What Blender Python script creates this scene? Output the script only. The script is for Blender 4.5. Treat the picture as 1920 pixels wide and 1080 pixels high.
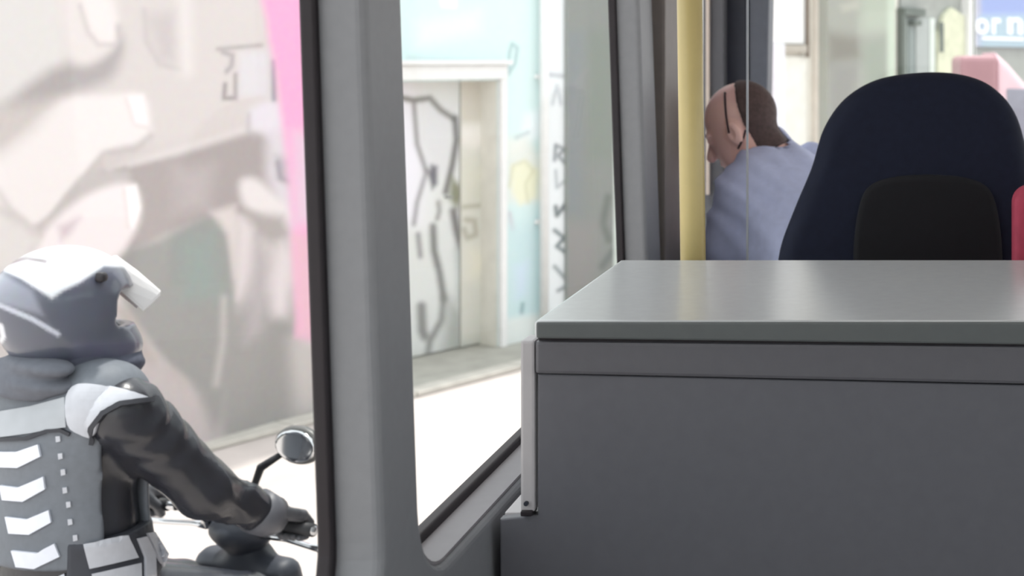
import bpy, bmesh, math, random
import numpy as np
from mathutils import Vector
from mathutils.bvhtree import BVHTree
from mathutils.geometry import delaunay_2d_cdt

# ------------------------------------------------------------------ scene, camera, light
S = bpy.context.scene
for o in list(bpy.data.objects):
    bpy.data.objects.remove(o)
COL = S.collection
random.seed(4)
rng = np.random.default_rng(4)

FPX = 2600.0            # focal length in pixels of a 1920 px wide frame
VX, VY = 1696.0, 110.0  # where the bus axis meets the horizon (the photo is an off-centre crop)
EYE = 2.15

cd = bpy.data.cameras.new('camera')
cam = bpy.data.objects.new('camera', cd)
COL.objects.link(cam)
cam.location = (0, 0, EYE)
cam.rotation_euler = (math.pi / 2, 0, 0)
cd.sensor_width = 36
cd.lens = FPX / 1920 * 36
cd.shift_x = -(VX - 960) / 1920
cd.shift_y = -(540 - VY) / 1920
cd.clip_start = 0.05
cd.dof.use_dof = True
cd.dof.focus_distance = 2.3
cd.dof.aperture_fstop = 5.0
S.camera = cam

S.view_settings.view_transform = 'Standard'
S.view_settings.look = 'None'
S.view_settings.gamma = 1
S.view_settings.use_curve_mapping = False
S.view_settings.exposure = 0.26

w = bpy.data.worlds.new('sky')
S.world = w
w.use_nodes = True
nt = w.node_tree
nt.nodes.clear()
bg = nt.nodes.new('ShaderNodeBackground')
out = nt.nodes.new('ShaderNodeOutputWorld')
bg.inputs['Color'].default_value = (0.96, 0.98, 1.0, 1)
bg.inputs['Strength'].default_value = 1.55
nt.links.new(bg.outputs[0], out.inputs[0])

sd = bpy.data.lights.new('sun', 'SUN')
sun = bpy.data.objects.new('sun', sd)
COL.objects.link(sun)
sd.energy = 2.6
sd.angle = math.radians(3)
sd.color = (1.0, 0.95, 0.9)
SUN_FROM = Vector((-0.04, 0.24, 1.0))
sun.rotation_euler = (-SUN_FROM).to_track_quat('-Z', 'Y').to_euler()
sun.location = SUN_FROM * 30

# ------------------------------------------------------------------ helpers
def lin(c):
    out = []
    for v in c[:3]:
        v = v / 255.0
        out.append(v / 12.92 if v <= 0.04045 else ((v + 0.055) / 1.055) ** 2.4)
    return tuple(out)

MATS = {}
def mat(name, rgb, rough=0.6, noise=0.06, scale=25.0, metal=0.0, bump=0.0, coat=0.0, spec=0.5):
    if name in MATS:
        return MATS[name]
    m = bpy.data.materials.new(name)
    m.use_nodes = True
    t = m.node_tree
    b = t.nodes['Principled BSDF']
    c = lin(rgb)
    tc = t.nodes.new('ShaderNodeTexCoord')
    n = t.nodes.new('ShaderNodeTexNoise')
    n.inputs['Scale'].default_value = scale
    n.inputs['Detail'].default_value = 4
    t.links.new(tc.outputs['Object'], n.inputs['Vector'])
    r = t.nodes.new('ShaderNodeValToRGB')
    r.color_ramp.elements[0].position = 0.3
    r.color_ramp.elements[1].position = 0.7
    r.color_ramp.elements[0].color = tuple(max(0, v * (1 - noise)) for v in c) + (1,)
    r.color_ramp.elements[1].color = tuple(min(1, v * (1 + noise)) for v in c) + (1,)
    t.links.new(n.outputs['Fac'], r.inputs['Fac'])
    t.links.new(r.outputs['Color'], b.inputs['Base Color'])
    b.inputs['Roughness'].default_value = rough
    b.inputs['Metallic'].default_value = metal
    b.inputs['Specular IOR Level'].default_value = spec
    if coat:
        b.inputs['Coat Weight'].default_value = coat
        b.inputs['Coat Roughness'].default_value = 0.08
    if bump:
        bn = t.nodes.new('ShaderNodeBump')
        bn.inputs['Strength'].default_value = bump
        bn.inputs['Distance'].default_value = 0.01
        t.links.new(n.outputs['Fac'], bn.inputs['Height'])
        t.links.new(bn.outputs['Normal'], b.inputs['Normal'])
    MATS[name] = m
    return m

def paint_mat(name, rough=0.7, coat=0.0, bump=0.0, scale=40, spec=0.5):
    """colour comes from the paint attribute stored on the surface, with a little procedural grain"""
    if name in MATS:
        return MATS[name]
    m = bpy.data.materials.new(name)
    m.use_nodes = True
    t = m.node_tree
    b = t.nodes['Principled BSDF']
    a = t.nodes.new('ShaderNodeVertexColor')
    a.layer_name = 'paint'
    tc = t.nodes.new('ShaderNodeTexCoord')
    n = t.nodes.new('ShaderNodeTexNoise')
    n.inputs['Scale'].default_value = scale
    n.inputs['Detail'].default_value = 3
    t.links.new(tc.outputs['Object'], n.inputs['Vector'])
    mx = t.nodes.new('ShaderNodeMix')
    mx.data_type = 'RGBA'
    mx.blend_type = 'OVERLAY'
    mx.inputs[0].default_value = 0.08
    t.links.new(a.outputs['Color'], mx.inputs[6])
    t.links.new(n.outputs['Color'], mx.inputs[7])
    t.links.new(mx.outputs[2], b.inputs['Base Color'])
    b.inputs['Roughness'].default_value = rough
    b.inputs['Specular IOR Level'].default_value = spec
    if coat:
        b.inputs['Coat Weight'].default_value = coat
        b.inputs['Coat Roughness'].default_value = 0.1
    if bump:
        bn = t.nodes.new('ShaderNodeBump')
        bn.inputs['Strength'].default_value = bump
        bn.inputs['Distance'].default_value = 0.01
        t.links.new(n.outputs['Fac'], bn.inputs['Height'])
        t.links.new(bn.outputs['Normal'], b.inputs['Normal'])
    MATS[name] = m
    return m

def glass_mat(name, tint=(1, 1, 1), refl=0.05, base=0.012):
    if name in MATS:
        return MATS[name]
    m = bpy.data.materials.new(name)
    m.use_nodes = True
    t = m.node_tree
    t.nodes.clear()
    o = t.nodes.new('ShaderNodeOutputMaterial')
    tr = t.nodes.new('ShaderNodeBsdfTransparent')
    tr.inputs[0].default_value = tuple(tint) + (1,)
    g = t.nodes.new('ShaderNodeBsdfGlossy')
    g.inputs['Roughness'].default_value = 0.02
    lw = t.nodes.new('ShaderNodeLayerWeight')
    lw.inputs['Blend'].default_value = 0.5
    pw = t.nodes.new('ShaderNodeMath'); pw.operation = 'POWER'; pw.inputs[1].default_value = 5
    ma = t.nodes.new('ShaderNodeMath'); ma.operation = 'MULTIPLY_ADD'
    ma.inputs[1].default_value = refl; ma.inputs[2].default_value = base
    t.links.new(lw.outputs['Facing'], pw.inputs[0])
    t.links.new(pw.outputs[0], ma.inputs[0])
    mx = t.nodes.new('ShaderNodeMixShader')
    t.links.new(ma.outputs[0], mx.inputs[0])
    t.links.new(tr.outputs[0], mx.inputs[1])
    t.links.new(g.outputs[0], mx.inputs[2])
    t.links.new(mx.outputs[0], o.inputs[0])
    MATS[name] = m
    return m

def wloc(o):
    v = Vector((0, 0, 0))
    while o is not None:
        v = v + o.location
        o = o.parent
    return v

def tag(o, label=None, cat=None, group=None, kind=None):
    if label: o['label'] = label
    if cat: o['category'] = cat
    if group: o['group'] = group
    if kind: o['kind'] = kind
    return o

def empty(name, loc, label=None, cat=None, group=None, kind=None):
    o = bpy.data.objects.new(name, None)
    o.location = loc
    o.empty_display_size = 0.1
    COL.objects.link(o)
    return tag(o, label, cat, group, kind)

def obj(name, V, Fc, m, parent=None, smooth=False, loc=None, paint=None):
    """link one mesh object; V in world coordinates"""
    V = np.asarray(V, dtype=float).reshape(-1, 3)
    if parent is not None:
        off = wloc(parent)
        L = Vector((0, 0, 0))
    else:
        if loc is None:
            loc = ((V[:, 0].min() + V[:, 0].max()) / 2, (V[:, 1].min() + V[:, 1].max()) / 2, V[:, 2].min())
        L = Vector(loc)
        off = L
    V = V - np.array(off)
    me = bpy.data.meshes.new(name)
    me.from_pydata([tuple(v) for v in V], [], [tuple(int(i) for i in f) for f in Fc])
    if smooth:
        me.polygons.foreach_set('use_smooth', [True] * len(me.polygons))
    if paint is not None:
        a = me.color_attributes.new('paint', 'FLOAT_COLOR', 'POINT')
        c = np.ones((len(V), 4), dtype=np.float32)
        c[:, :3] = paint
        a.data.foreach_set('color', c.ravel())
    me.materials.append(m)
    me.update()
    o = bpy.data.objects.new(name, me)
    o.location = L
    o.parent = parent
    COL.objects.link(o)
    return o

def bm_out(bm):
    bm.normal_update()
    V = np.array([v.co[:] for v in bm.verts])
    bm.verts.index_update()
    Fc = [[v.index for v in f.verts] for f in bm.faces]
    bm.free()
    return V, Fc

def box_geo(x0, x1, y0, y1, z0, z1, bevel=0.0, seg=2):
    bm = bmesh.new()
    bmesh.ops.create_cube(bm, size=1)
    for v in bm.verts:
        v.co = ((x0 + x1) / 2 + v.co.x * (x1 - x0), (y0 + y1) / 2 + v.co.y * (y1 - y0), (z0 + z1) / 2 + v.co.z * (z1 - z0))
    if bevel:
        bmesh.ops.bevel(bm, geom=list(bm.edges), offset=bevel, segments=seg, affect='EDGES', profile=0.6)
    return bm_out(bm)

def box(name, x0, x1, y0, y1, z0, z1, m, parent=None, bevel=0.0, seg=2, smooth=None, xf=None):
    V, Fc = box_geo(x0, x1, y0, y1, z0, z1, bevel, seg)
    if xf is not None:
        V = xf(V)
    return obj(name, V, Fc, m, parent, smooth=False if smooth is None else smooth)

def merge(parts):
    V, Fc, n = [], [], 0
    for v, f in parts:
        V.append(np.asarray(v)); Fc += [[i + n for i in q] for q in f]; n += len(v)
    return np.vstack(V), Fc

def tube_geo(pts, r, seg=12, cap=True):
    pts = [Vector(p) for p in pts]
    n = len(pts)
    rs = r if isinstance(r, (list, tuple)) else [r] * n
    V, Fc = [], []
    prev = None
    for i, p in enumerate(pts):
        d = (pts[min(i + 1, n - 1)] - pts[max(i - 1, 0)]).normalized()
        if prev is None:
            a = d.orthogonal().normalized()
        else:
            a = (prev - d * prev.dot(d)).normalized()
        prev = a
        b = d.cross(a)
        for k in range(seg):
            t = 2 * math.pi * k / seg
            V.append(p + (a * math.cos(t) + b * math.sin(t)) * rs[i])
    for i in range(n - 1):
        for k in range(seg):
            k2 = (k + 1) % seg
            Fc.append([i * seg + k, i * seg + k2, (i + 1) * seg + k2, (i + 1) * seg + k])
    if cap:
        Fc.append(list(range(seg))[::-1])
        Fc.append([(n - 1) * seg + k for k in range(seg)])
    return np.array([v[:] for v in V]), Fc

def tube(name, pts, r, m, parent=None, seg=12):
    V, Fc = tube_geo(pts, r, seg)
    return obj(name, V, Fc, m, parent, smooth=True)

def rrect(x0, x1, y0, y1, r, n=8):
    P = []
    for cx, cy, a0 in ((x1 - r, y0 + r, -90), (x1 - r, y1 - r, 0), (x0 + r, y1 - r, 90), (x0 + r, y0 + r, 180)):
        for k in range(n + 1):
            a = math.radians(a0 + 90 * k / n)
            P.append((cx + r * math.cos(a), cy + r * math.sin(a)))
    return P

def plate_geo(outer, holes, depth, bevel=0.0, bseg=3):
    """2-D outline with holes -> solid plate, local z from -depth/2 to depth/2"""
    cu = bpy.data.curves.new('outline', 'CURVE')
    cu.dimensions = '2D'
    cu.fill_mode = 'BOTH'
    cu.extrude = depth / 2 - bevel
    cu.bevel_depth = bevel
    cu.bevel_resolution = bseg
    cu.offset = -bevel
    for P in [outer] + list(holes):
        s = cu.splines.new('POLY')
        s.points.add(len(P) - 1)
        for i, p in enumerate(P):
            s.points[i].co = (p[0], p[1], 0, 1)
        s.use_cyclic_u = True
    o = bpy.data.objects.new('outline', cu)
    COL.objects.link(o)
    dg = bpy.context.evaluated_depsgraph_get()
    dg.update()
    me = bpy.data.meshes.new_from_object(o.evaluated_get(dg))
    bpy.data.objects.remove(o)
    bm = bmesh.new()
    bm.from_mesh(me)
    bmesh.ops.remove_doubles(bm, verts=bm.verts, dist=1e-5)
    bpy.data.meshes.remove(me)
    return bm_out(bm)

def W(px, py, Y):
    return np.array(((px - VX) / FPX * Y, Y, EYE - (py - VY) / FPX * Y))

def to_px(V):
    V = np.asarray(V)
    return VX + FPX * V[:, 0] / V[:, 1], VY + FPX * (EYE - V[:, 2]) / V[:, 1]

# ---- paint on a surface: list of soft polygons and strokes, given where they lie on the surface
def seg_dist(x, y, P, closed):
    d = np.full(x.shape, 1e9)
    n = len(P)
    for i in range(n if closed else n - 1):
        ax, ay = P[i]; bx, by = P[(i + 1) % n]
        ux, uy = bx - ax, by - ay
        L = ux * ux + uy * uy + 1e-9
        t = np.clip(((x - ax) * ux + (y - ay) * uy) / L, 0, 1)
        d = np.minimum(d, np.hypot(x - ax - t * ux, y - ay - t * uy))
    return d

def in_poly(x, y, P):
    c = np.zeros(x.shape, bool)
    n = len(P)
    for i in range(n):
        ax, ay = P[i]; bx, by = P[(i + 1) % n]
        if ay == by: continue
        k = ((ay > y) != (by > y)) & (x < (bx - ax) * (y - ay) / (by - ay) + ax)
        c ^= k
    return c

def do_paint(x, y, base, layers, k=1.0, kw=1.0):
    C = np.tile(np.array(lin(base)), (len(x), 1))
    for L in layers:
        kind, P, rgb, soft = L[:4]
        alpha = L[4] if len(L) > 4 else 1.0
        soft = soft * k
        if kind == 'p':
            d = seg_dist(x, y, P, True)
            d = np.where(in_poly(x, y, P), -d, d)
            a = np.clip(0.5 - d / (2 * soft), 0, 1)
        else:
            wdt = L[5]
            d = seg_dist(x, y, P, False) - wdt * kw / 2
            a = np.clip(0.5 - d / (2 * soft), 0, 1)
        a = (a * a * (3 - 2 * a) * alpha)[:, None]
        C = C * (1 - a) + np.array(lin(rgb)) * a
    return C

def smooth_closed(P, n=6):
    P = [np.array(p, float) for p in P]
    out = []
    N = len(P)
    for i in range(N):
        a, b, c, d = P[i - 1], P[i], P[(i + 1) % N], P[(i + 2) % N]
        for k in range(n):
            t = k / n
            out.append(tuple(0.5 * (2 * b + (c - a) * t + (2 * a - 5 * b + 4 * c - d) * t * t + (3 * b - a - 3 * c + d) * t ** 3)))
    return out

# ---- smooth solids from signed distances
def surface_nets(f, lo, hi, h):
    lo = np.array(lo, float); hi = np.array(hi, float)
    n = np.ceil((hi - lo) / h).astype(int) + 1
    ax = [lo[i] + h * np.arange(n[i]) for i in range(3)]
    X, Y, Z = np.meshgrid(*ax, indexing='ij')
    Vv = f(np.stack([X.ravel(), Y.ravel(), Z.ravel()], 1).astype(np.float32)).reshape(n)
    ins = Vv < 0
    m = n - 1
    acc = np.zeros(tuple(m) + (3,)); cnt = np.zeros(tuple(m))
    C = [(i, j, k) for i in (0, 1) for j in (0, 1) for k in (0, 1)]
    sl = lambda c, A: A[c[0]:c[0] + m[0], c[1]:c[1] + m[1], c[2]:c[2] + m[2]]
    for a in C:
        for ax_ in range(3):
            if a[ax_] == 0:
                b = list(a); b[ax_] = 1
                v0, v1 = sl(a, Vv), sl(b, Vv)
                cr = (v0 < 0) != (v1 < 0)
                t = np.where(cr, v0 / np.where(cr, v0 - v1, 1), 0)
                for q in range(3):
                    acc[..., q] += np.where(cr, a[q] + (t if q == ax_ else 0), 0)
                cnt += cr
    act = cnt > 0
    idx = -np.ones(tuple(m), int)
    idx[act] = np.arange(act.sum())
    I = np.argwhere(act)
    verts = lo + h * (I + acc[act] / cnt[act][:, None])
    faces = []
    for ax_ in range(3):
        o1, o2 = [(1, 2), (2, 0), (0, 1)][ax_]
        s = [slice(1, -1)] * 3
        s0 = list(s); s1 = list(s)
        s0[ax_] = slice(0, -1); s1[ax_] = slice(1, None)
        a, b = ins[tuple(s0)], ins[tuple(s1)]
        E = np.argwhere(a != b)
        if len(E) == 0: continue
        sg = a[a != b]
        base = E.copy()
        for q in range(3):
            if q != ax_: base[:, q] += 1
        def cell(d1, d2):
            c = base.copy(); c[:, o1] += d1; c[:, o2] += d2
            return idx[c[:, 0], c[:, 1], c[:, 2]]
        q = np.stack([cell(-1, -1), cell(0, -1), cell(0, 0), cell(-1, 0)], 1)
        q[~sg] = q[~sg][:, ::-1]
        faces.append(q)
    return verts, np.vstack(faces).tolist()

def cone(p, a, b, ra, rb):
    a = np.array(a, np.float32); b = np.array(b, np.float32)
    ba = b - a
    t = np.clip(((p - a) @ ba) / (ba @ ba + 1e-9), 0, 1)
    return np.linalg.norm(p - a - t[:, None] * ba, axis=1) - (ra + (rb - ra) * t)

def ell(p, c, r, R=None):
    q = p - np.array(c, np.float32)
    if R is not None:
        q = q @ np.array(R, np.float32).T     # rows of R are the ellipsoid axes
    r = np.array(r, np.float32)
    k0 = np.linalg.norm(q / r, axis=1) + 1e-9
    k1 = np.linalg.norm(q / (r * r), axis=1) + 1e-9
    return k0 * (k0 - 1) / k1

def rbox(p, c, b, r, R=None):
    q = p - np.array(c, np.float32)
    if R is not None:
        q = q @ np.array(R, np.float32).T
    q = np.abs(q) - (np.array(b, np.float32) - r)
    return np.linalg.norm(np.maximum(q, 0), axis=1) + np.minimum(q.max(1), 0) - r

def smin(a, b, k):
    h = np.clip(0.5 + 0.5 * (b - a) / k, 0, 1)
    return b + (a - b) * h - k * h * (1 - h)

def union(ds, k):
    d = ds[0]
    for e in ds[1:]:
        d = smin(d, e, k)
    return d

def frame_axes(fwd, up):
    f = Vector(fwd).normalized()
    s = f.cross(Vector(up)).normalized()     # right-hand side
    u = s.cross(f).normalized()
    return np.array([s[:], f[:], u[:]])      # rows: right, forward, up

# ---- raised patches lying on a curved surface (where a line of sight meets it)
def make_bvh(*geos):
    V, Fc = merge(geos)
    return BVHTree.FromPolygons([tuple(v) for v in V], Fc)

def patch_geo(poly, bvh, lift=0.004, step=7.0):
    P = []
    n = len(poly)
    for i in range(n):
        a, b = np.array(poly[i], float), np.array(poly[(i + 1) % n], float)
        k = max(1, int(np.hypot(*(b - a)) / step))
        for j in range(k):
            P.append(a + (b - a) * j / k)
    m = len(P)
    A = np.array(P)
    g = np.mgrid[A[:, 0].min():A[:, 0].max():step, A[:, 1].min():A[:, 1].max():step].reshape(2, -1).T
    if len(g):
        ok = in_poly(g[:, 0], g[:, 1], poly) & (seg_dist(g[:, 0], g[:, 1], poly, True) > step * 0.5)
        P = P + list(g[ok])
    co = [Vector((p[0], p[1])) for p in P]
    edges = [(i, (i + 1) % m) for i in range(m)]
    vo, eo, fo, _, _, _ = delaunay_2d_cdt(co, edges, [], 1, 1e-4)
    org = Vector((0, 0, EYE))
    hit, nor = [], []
    last = None
    for v in vo:
        d = Vector(W(v.x, v.y, 1.0)) - org
        h = bvh.ray_cast(org, d.normalized())
        if h[0] is None:
            if last is None:
                hit.append(None); nor.append(None); continue
            q = org + d.normalized() * last[2]
            hit.append(q); nor.append(last[1]); continue
        nrm = h[1]
        if nrm.dot(d) > 0: nrm = -nrm
        last = (h[0], nrm, h[3])
        hit.append(h[0]); nor.append(nrm)
    f0 = next((i for i, h in enumerate(hit) if h is not None), None)
    if f0 is None: return None
    for i in range(len(hit)):
        if hit[i] is None: hit[i], nor[i] = hit[f0], nor[f0]
    top = [h + q * lift for h, q in zip(hit, nor)]
    bot = [h - q * 0.004 for h, q in zip(hit, nor)]
    k = len(top)
    Fc = [list(f) for f in fo] + [[i + k for i in f][::-1] for f in fo]
    from collections import Counter
    ec = Counter()
    for f in fo:
        for i in range(len(f)):
            ec[tuple(sorted((f[i], f[(i + 1) % len(f)])))] += 1
    for f in fo:
        for i in range(len(f)):
            a, b = f[i], f[(i + 1) % len(f)]
            if ec[tuple(sorted((a, b)))] == 1:
                Fc.append([b, a, a + k, b + k])
    return np.array([v[:] for v in top + bot]), Fc

def patch(name, poly, bvh, m, parent, lift=0.004, step=7.0):
    g = patch_geo(poly, bvh, lift, step)
    if g is None: return None
    return obj(name, g[0], g[1], m, parent)

def stripe(pts, w_):
    """outline of a band of width w_ along pts"""
    P = [np.array(p, float) for p in pts]
    Lh, Rh = [], []
    for i, p in enumerate(P):
        d = P[min(i + 1, len(P) - 1)] - P[max(i - 1, 0)]
        d = d / (np.hypot(*d) + 1e-9)
        nn = np.array((-d[1], d[0])) * w_ / 2
        Lh.append(tuple(p + nn)); Rh.append(tuple(p - nn))
    return Lh + Rh[::-1]

# ------------------------------------------------------------------ materials
M_wall = mat('bus_grey_plastic', (133, 134, 138), 0.5, 0.03, 60)
M_dark = mat('dark_trim', (46, 49, 60), 0.5, 0.05, 40)
M_brown = mat('brown_grey_panel', (120, 112, 108), 0.55, 0.05, 30)
M_rubber = mat('black_rubber', (30, 22, 28), 0.6, 0.1, 60)
M_ledge = mat('pale_ledge', (136, 132, 136), 0.5, 0.03, 40)
M_glass = glass_mat('window_glass', (0.97, 0.985, 0.98))
M_clear = glass_mat('clear_sheet', (0.97, 0.97, 0.98), 0.01, 0.0)
M_floor = mat('bus_floor', (70, 72, 78), 0.7, 0.15, 120)
M_ceil = mat('bus_ceiling', (226, 226, 224), 0.6, 0.03, 20)

# ------------------------------------------------------------------ the bus shell
XI, XG, XO = -0.60, -0.66, -0.670
FLOOR, CEIL = 0.95, 2.85
Z0, Z1 = 1.491, 2.66
REAR, FRONT = -3.2, 4.95

def side_shear(V):
    V = V.copy()
    V[:, 0] -= 0.034 * (V[:, 2] - 1.55)
    return V

def left_plate(name, outer, holes, x0, x1, m, parent=None, bevel=0.0, smooth=False):
    V, Fc = plate_geo(outer, holes, abs(x1 - x0), bevel)
    V = np.stack([(x0 + x1) / 2 + V[:, 2], V[:, 0], V[:, 1]], 1)
    return obj(name, side_shear(V), Fc, m, parent, smooth=smooth)

W1 = (-1.2, 1.600, Z0, Z1)
W2 = (1.722, 3.267, Z0, Z1)
W3 = (-3.0, -1.38, Z0, Z1)
wins = [rrect(*q, 0.10) for q in (W1, W2, W3)]
wall = left_plate('wall_left', [(REAR, 0.4), (3.44, 0.4), (3.44, CEIL), (REAR, CEIL)], wins, XO, XI, M_wall, bevel=0.012)
tag(wall, 'grey bus side wall with a broad pillar between two windows', kind='structure')

for i, q in enumerate((W1, W2, W3)):
    e = empty('window_%d' % (i + 1), (XG, (q[0] + q[1]) / 2, q[2]), ['nearest bus side window, motorcyclist seen through it', 'second bus side window, graffiti doorway seen through it', 'bus side window behind the camera'][i], kind='structure')
    outer = rrect(q[0] - 0.004, q[1] + 0.004, q[2] - 0.004, q[3] + 0.004, 0.104)
    inner = rrect(q[0] + 0.012, q[1] - 0.012, q[2] + 0.017, q[3] - 0.012, 0.09)
    left_plate('rubber_gasket', outer, [inner], XG - 0.012, XG + 0.006, M_rubber, e, bevel=0.004)
    left_plate('glass_pane', rrect(q[0] + 0.006, q[1] - 0.006, q[2] + 0.008, q[3] - 0.006, 0.094), [], XG - 0.006, XG - 0.001, M_glass, e)

    # pale ledge along the foot of the opening
    lo_ = [p for p in rrect(q[0], q[1], q[2], q[3], 0.10, 10)]
    lo_ = sorted([p for p in lo_ if p[1] < q[2] + 0.075 and p[0] < q[1] - 0.09], key=lambda p: p[0])
    up_ = [(p[0] + (0.004 if p[0] < (q[0] + q[1]) / 2 else -0.004) * (1 if p[1] > q[2] + .03 else .4), p[1] + 0.004) for p in lo_]
    left_plate('ledge', lo_ + up_[::-1], [], XG + 0.006, XI - 0.008, M_ledge, e)

# front part of the left wall: jointed trim panels
box('trim_1', XO, XI + 0.004, 3.455, 3.76, 0.4, CEIL, M_brown, bevel=0.008)['kind'] = 'structure'
V, Fc = plate_geo([(3.765, 0.4), (4.69, 0.4), (4.69, CEIL), (3.765, CEIL)], [rrect(3.87, 4.60, 1.62, 2.66, 0.06)], XI - XO, 0.006)
obj('trim_2', np.stack([(XO + XI) / 2 + V[:, 2], V[:, 0], V[:, 1]], 1), Fc, mat('grey_front_panel', (92, 92, 96), 0.5, 0.05, 30))['kind'] = 'structure'
o = box('window_9', XG - 0.006, XG - 0.001, 3.86, 4.61, 1.61, 2.67, M_glass)
tag(o, 'driver side window, seen almost edge on', kind='structure')
tr = bpy.data.objects.get('trim_1'); tr['label'] = 'brown grey wall panel behind the yellow pole'
bpy.data.objects['trim_2']['label'] = 'grey wall panel beside the driver'
o = box('trim_3', XG + 0.004, XG + 0.016, 4.575, 4.598, 1.7, 2.6, mat('pale_strip', (205, 190, 178), 0.4, 0.03), bevel=0.004)
tag(o, 'thin pale vertical strip right of the yellow pole', kind='structure')
XP = W(1404, 0, 4.7)[0]
V, Fc = box_geo(XP + 0.002, -0.462, 4.69, 4.86, 0.4, CEIL, 0.012)
V[:, 0] += np.where(V[:, 0] > -0.5, (V[:, 2] - 2.1) * 0.02, 0)
tag(obj('trim_6', V, Fc, mat('slate_post', (96, 100, 110), 0.5, 0.05, 40)), 'slate grey windscreen post behind the driver head', kind='structure')
V, Fc = box_geo(XO, XP, 4.70, 4.86, 0.4, CEIL, 0.012)
o = obj('trim_4', V, Fc, M_dark)
tag(o, 'dark front pillar beside the windscreen', kind='structure')

# right side, rear, roof, floor, front
def right_plate(name, outer, holes, x0, x1, m, parent=None, bevel=0.0):
    V, Fc = plate_geo(outer, holes, abs(x1 - x0), bevel)
    V = np.stack([(x0 + x1) / 2 + V[:, 2], V[:, 0], V[:, 1]], 1)
    return obj(name, V, Fc, m, parent)
RW = [(-3.0, -1.3), (-1.1, 0.7), (0.9, 2.7), (2.9, 4.7)]
o = right_plate('wall_right', [(REAR, 0.4), (FRONT, 0.4), (FRONT, CEIL), (REAR, CEIL)], [rrect(a, b, 1.0 if a > 2.5 else 1.42, 2.7, 0.1) for a, b in RW], 1.60, 1.72, M_wall, bevel=0.01)  # unseen front opening reaches lower to let more light onto the driver
tag(o, 'grey bus wall on the door side', kind='structure')
for i, (a, b) in enumerate(RW):
    o = right_plate('window_%d' % (i + 4), rrect(a - 0.02, b + 0.02, 0.98 if a > 2.5 else 1.40, 2.72, 0.1), [], 1.655, 1.66, M_glass)
    tag(o, 'unseen glazed entrance door, enlarged to light the driver' if a > 2.5 else 'bus side window on the door side', kind='structure', group=None if a > 2.5 else 'windows on the door side')
V, Fc = plate_geo([(-0.72, 0.4), (1.7, 0.4), (1.7, CEIL), (-0.72, CEIL)], [rrect(-0.45, 1.45, 1.6, 2.6, 0.1)], 0.08, 0.006)
V = np.stack([V[:, 0], REAR - 0.045 + V[:, 2], V[:, 1]], 1)
tag(obj('wall_rear', V, Fc, M_wall), 'rear wall of the bus', kind='structure')
box('ceiling', -0.72, 1.7, REAR - 0.08, FRONT + 0.05, CEIL + 0.002, CEIL + 0.06, M_ceil)['kind'] = 'structure'
box('floor', -0.595, 1.595, REAR, FRONT, FLOOR - 0.06, FLOOR, M_floor)['kind'] = 'structure'
# front: dash wall below, header above, windscreen between
box('wall_front', -0.46, 1.59, FRONT - 0.02, FRONT + 0.06, 0.4, 1.42, M_dark)['kind'] = 'structure'
box('trim_5', -0.46, 1.59, FRONT - 0.05, FRONT + 0.05, 2.68, CEIL, M_dark)['kind'] = 'structure'
o = box('window_8', -0.46, 1.59, FRONT + 0.01, FRONT + 0.016, 1.425, 2.675, M_glass)
tag(o, 'bus windscreen', kind='structure')

# ------------------------------------------------------------------ street, walls and buildings
def plane_frame(px, py, ang):
    Y = FPX * EYE / (py - VY)
    P0 = np.array(((px - VX) / FPX * Y, Y))
    a = math.radians(ang)
    d = np.array((math.sin(a), math.cos(a)))
    n = np.array((math.cos(a), -math.sin(a)))   # towards the street
    return P0, d, n

def t_at(fr, px, nn=0.0):
    P0, d, n = fr
    Q = P0 + n * nn
    k = (px - VX) / FPX
    return (k * Q[1] - Q[0]) / (d[0] - k * d[1])

def z_at(fr, px, py, nn=0.0):
    P0, d, n = fr
    Y = (P0 + n * nn + d * t_at(fr, px, nn))[1]
    return EYE - (py - VY) / FPX * Y

def fpt(fr, t, nn, z):
    P0, d, n = fr
    q = P0 + d * t + n * nn
    return (q[0], q[1], z)

def fxf(fr):
    P0, d, n = fr
    def f(V):
        V = np.asarray(V)
        q = P0 + V[:, :1] * d + V[:, 1:2] * n
        return np.concatenate([q, V[:, 2:3]], 1)
    return f

def fbox(name, fr, t0, t1, n0, n1, z0, z1, m, parent=None, bevel=0.0):
    # local axes (t, n, z) are left-handed: flip winding
    V, Fc = box_geo(t0, t1, n0, n1, z0, z1, bevel)
    return obj(name, fxf(fr)(V), [f[::-1] for f in Fc], m, parent)

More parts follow.
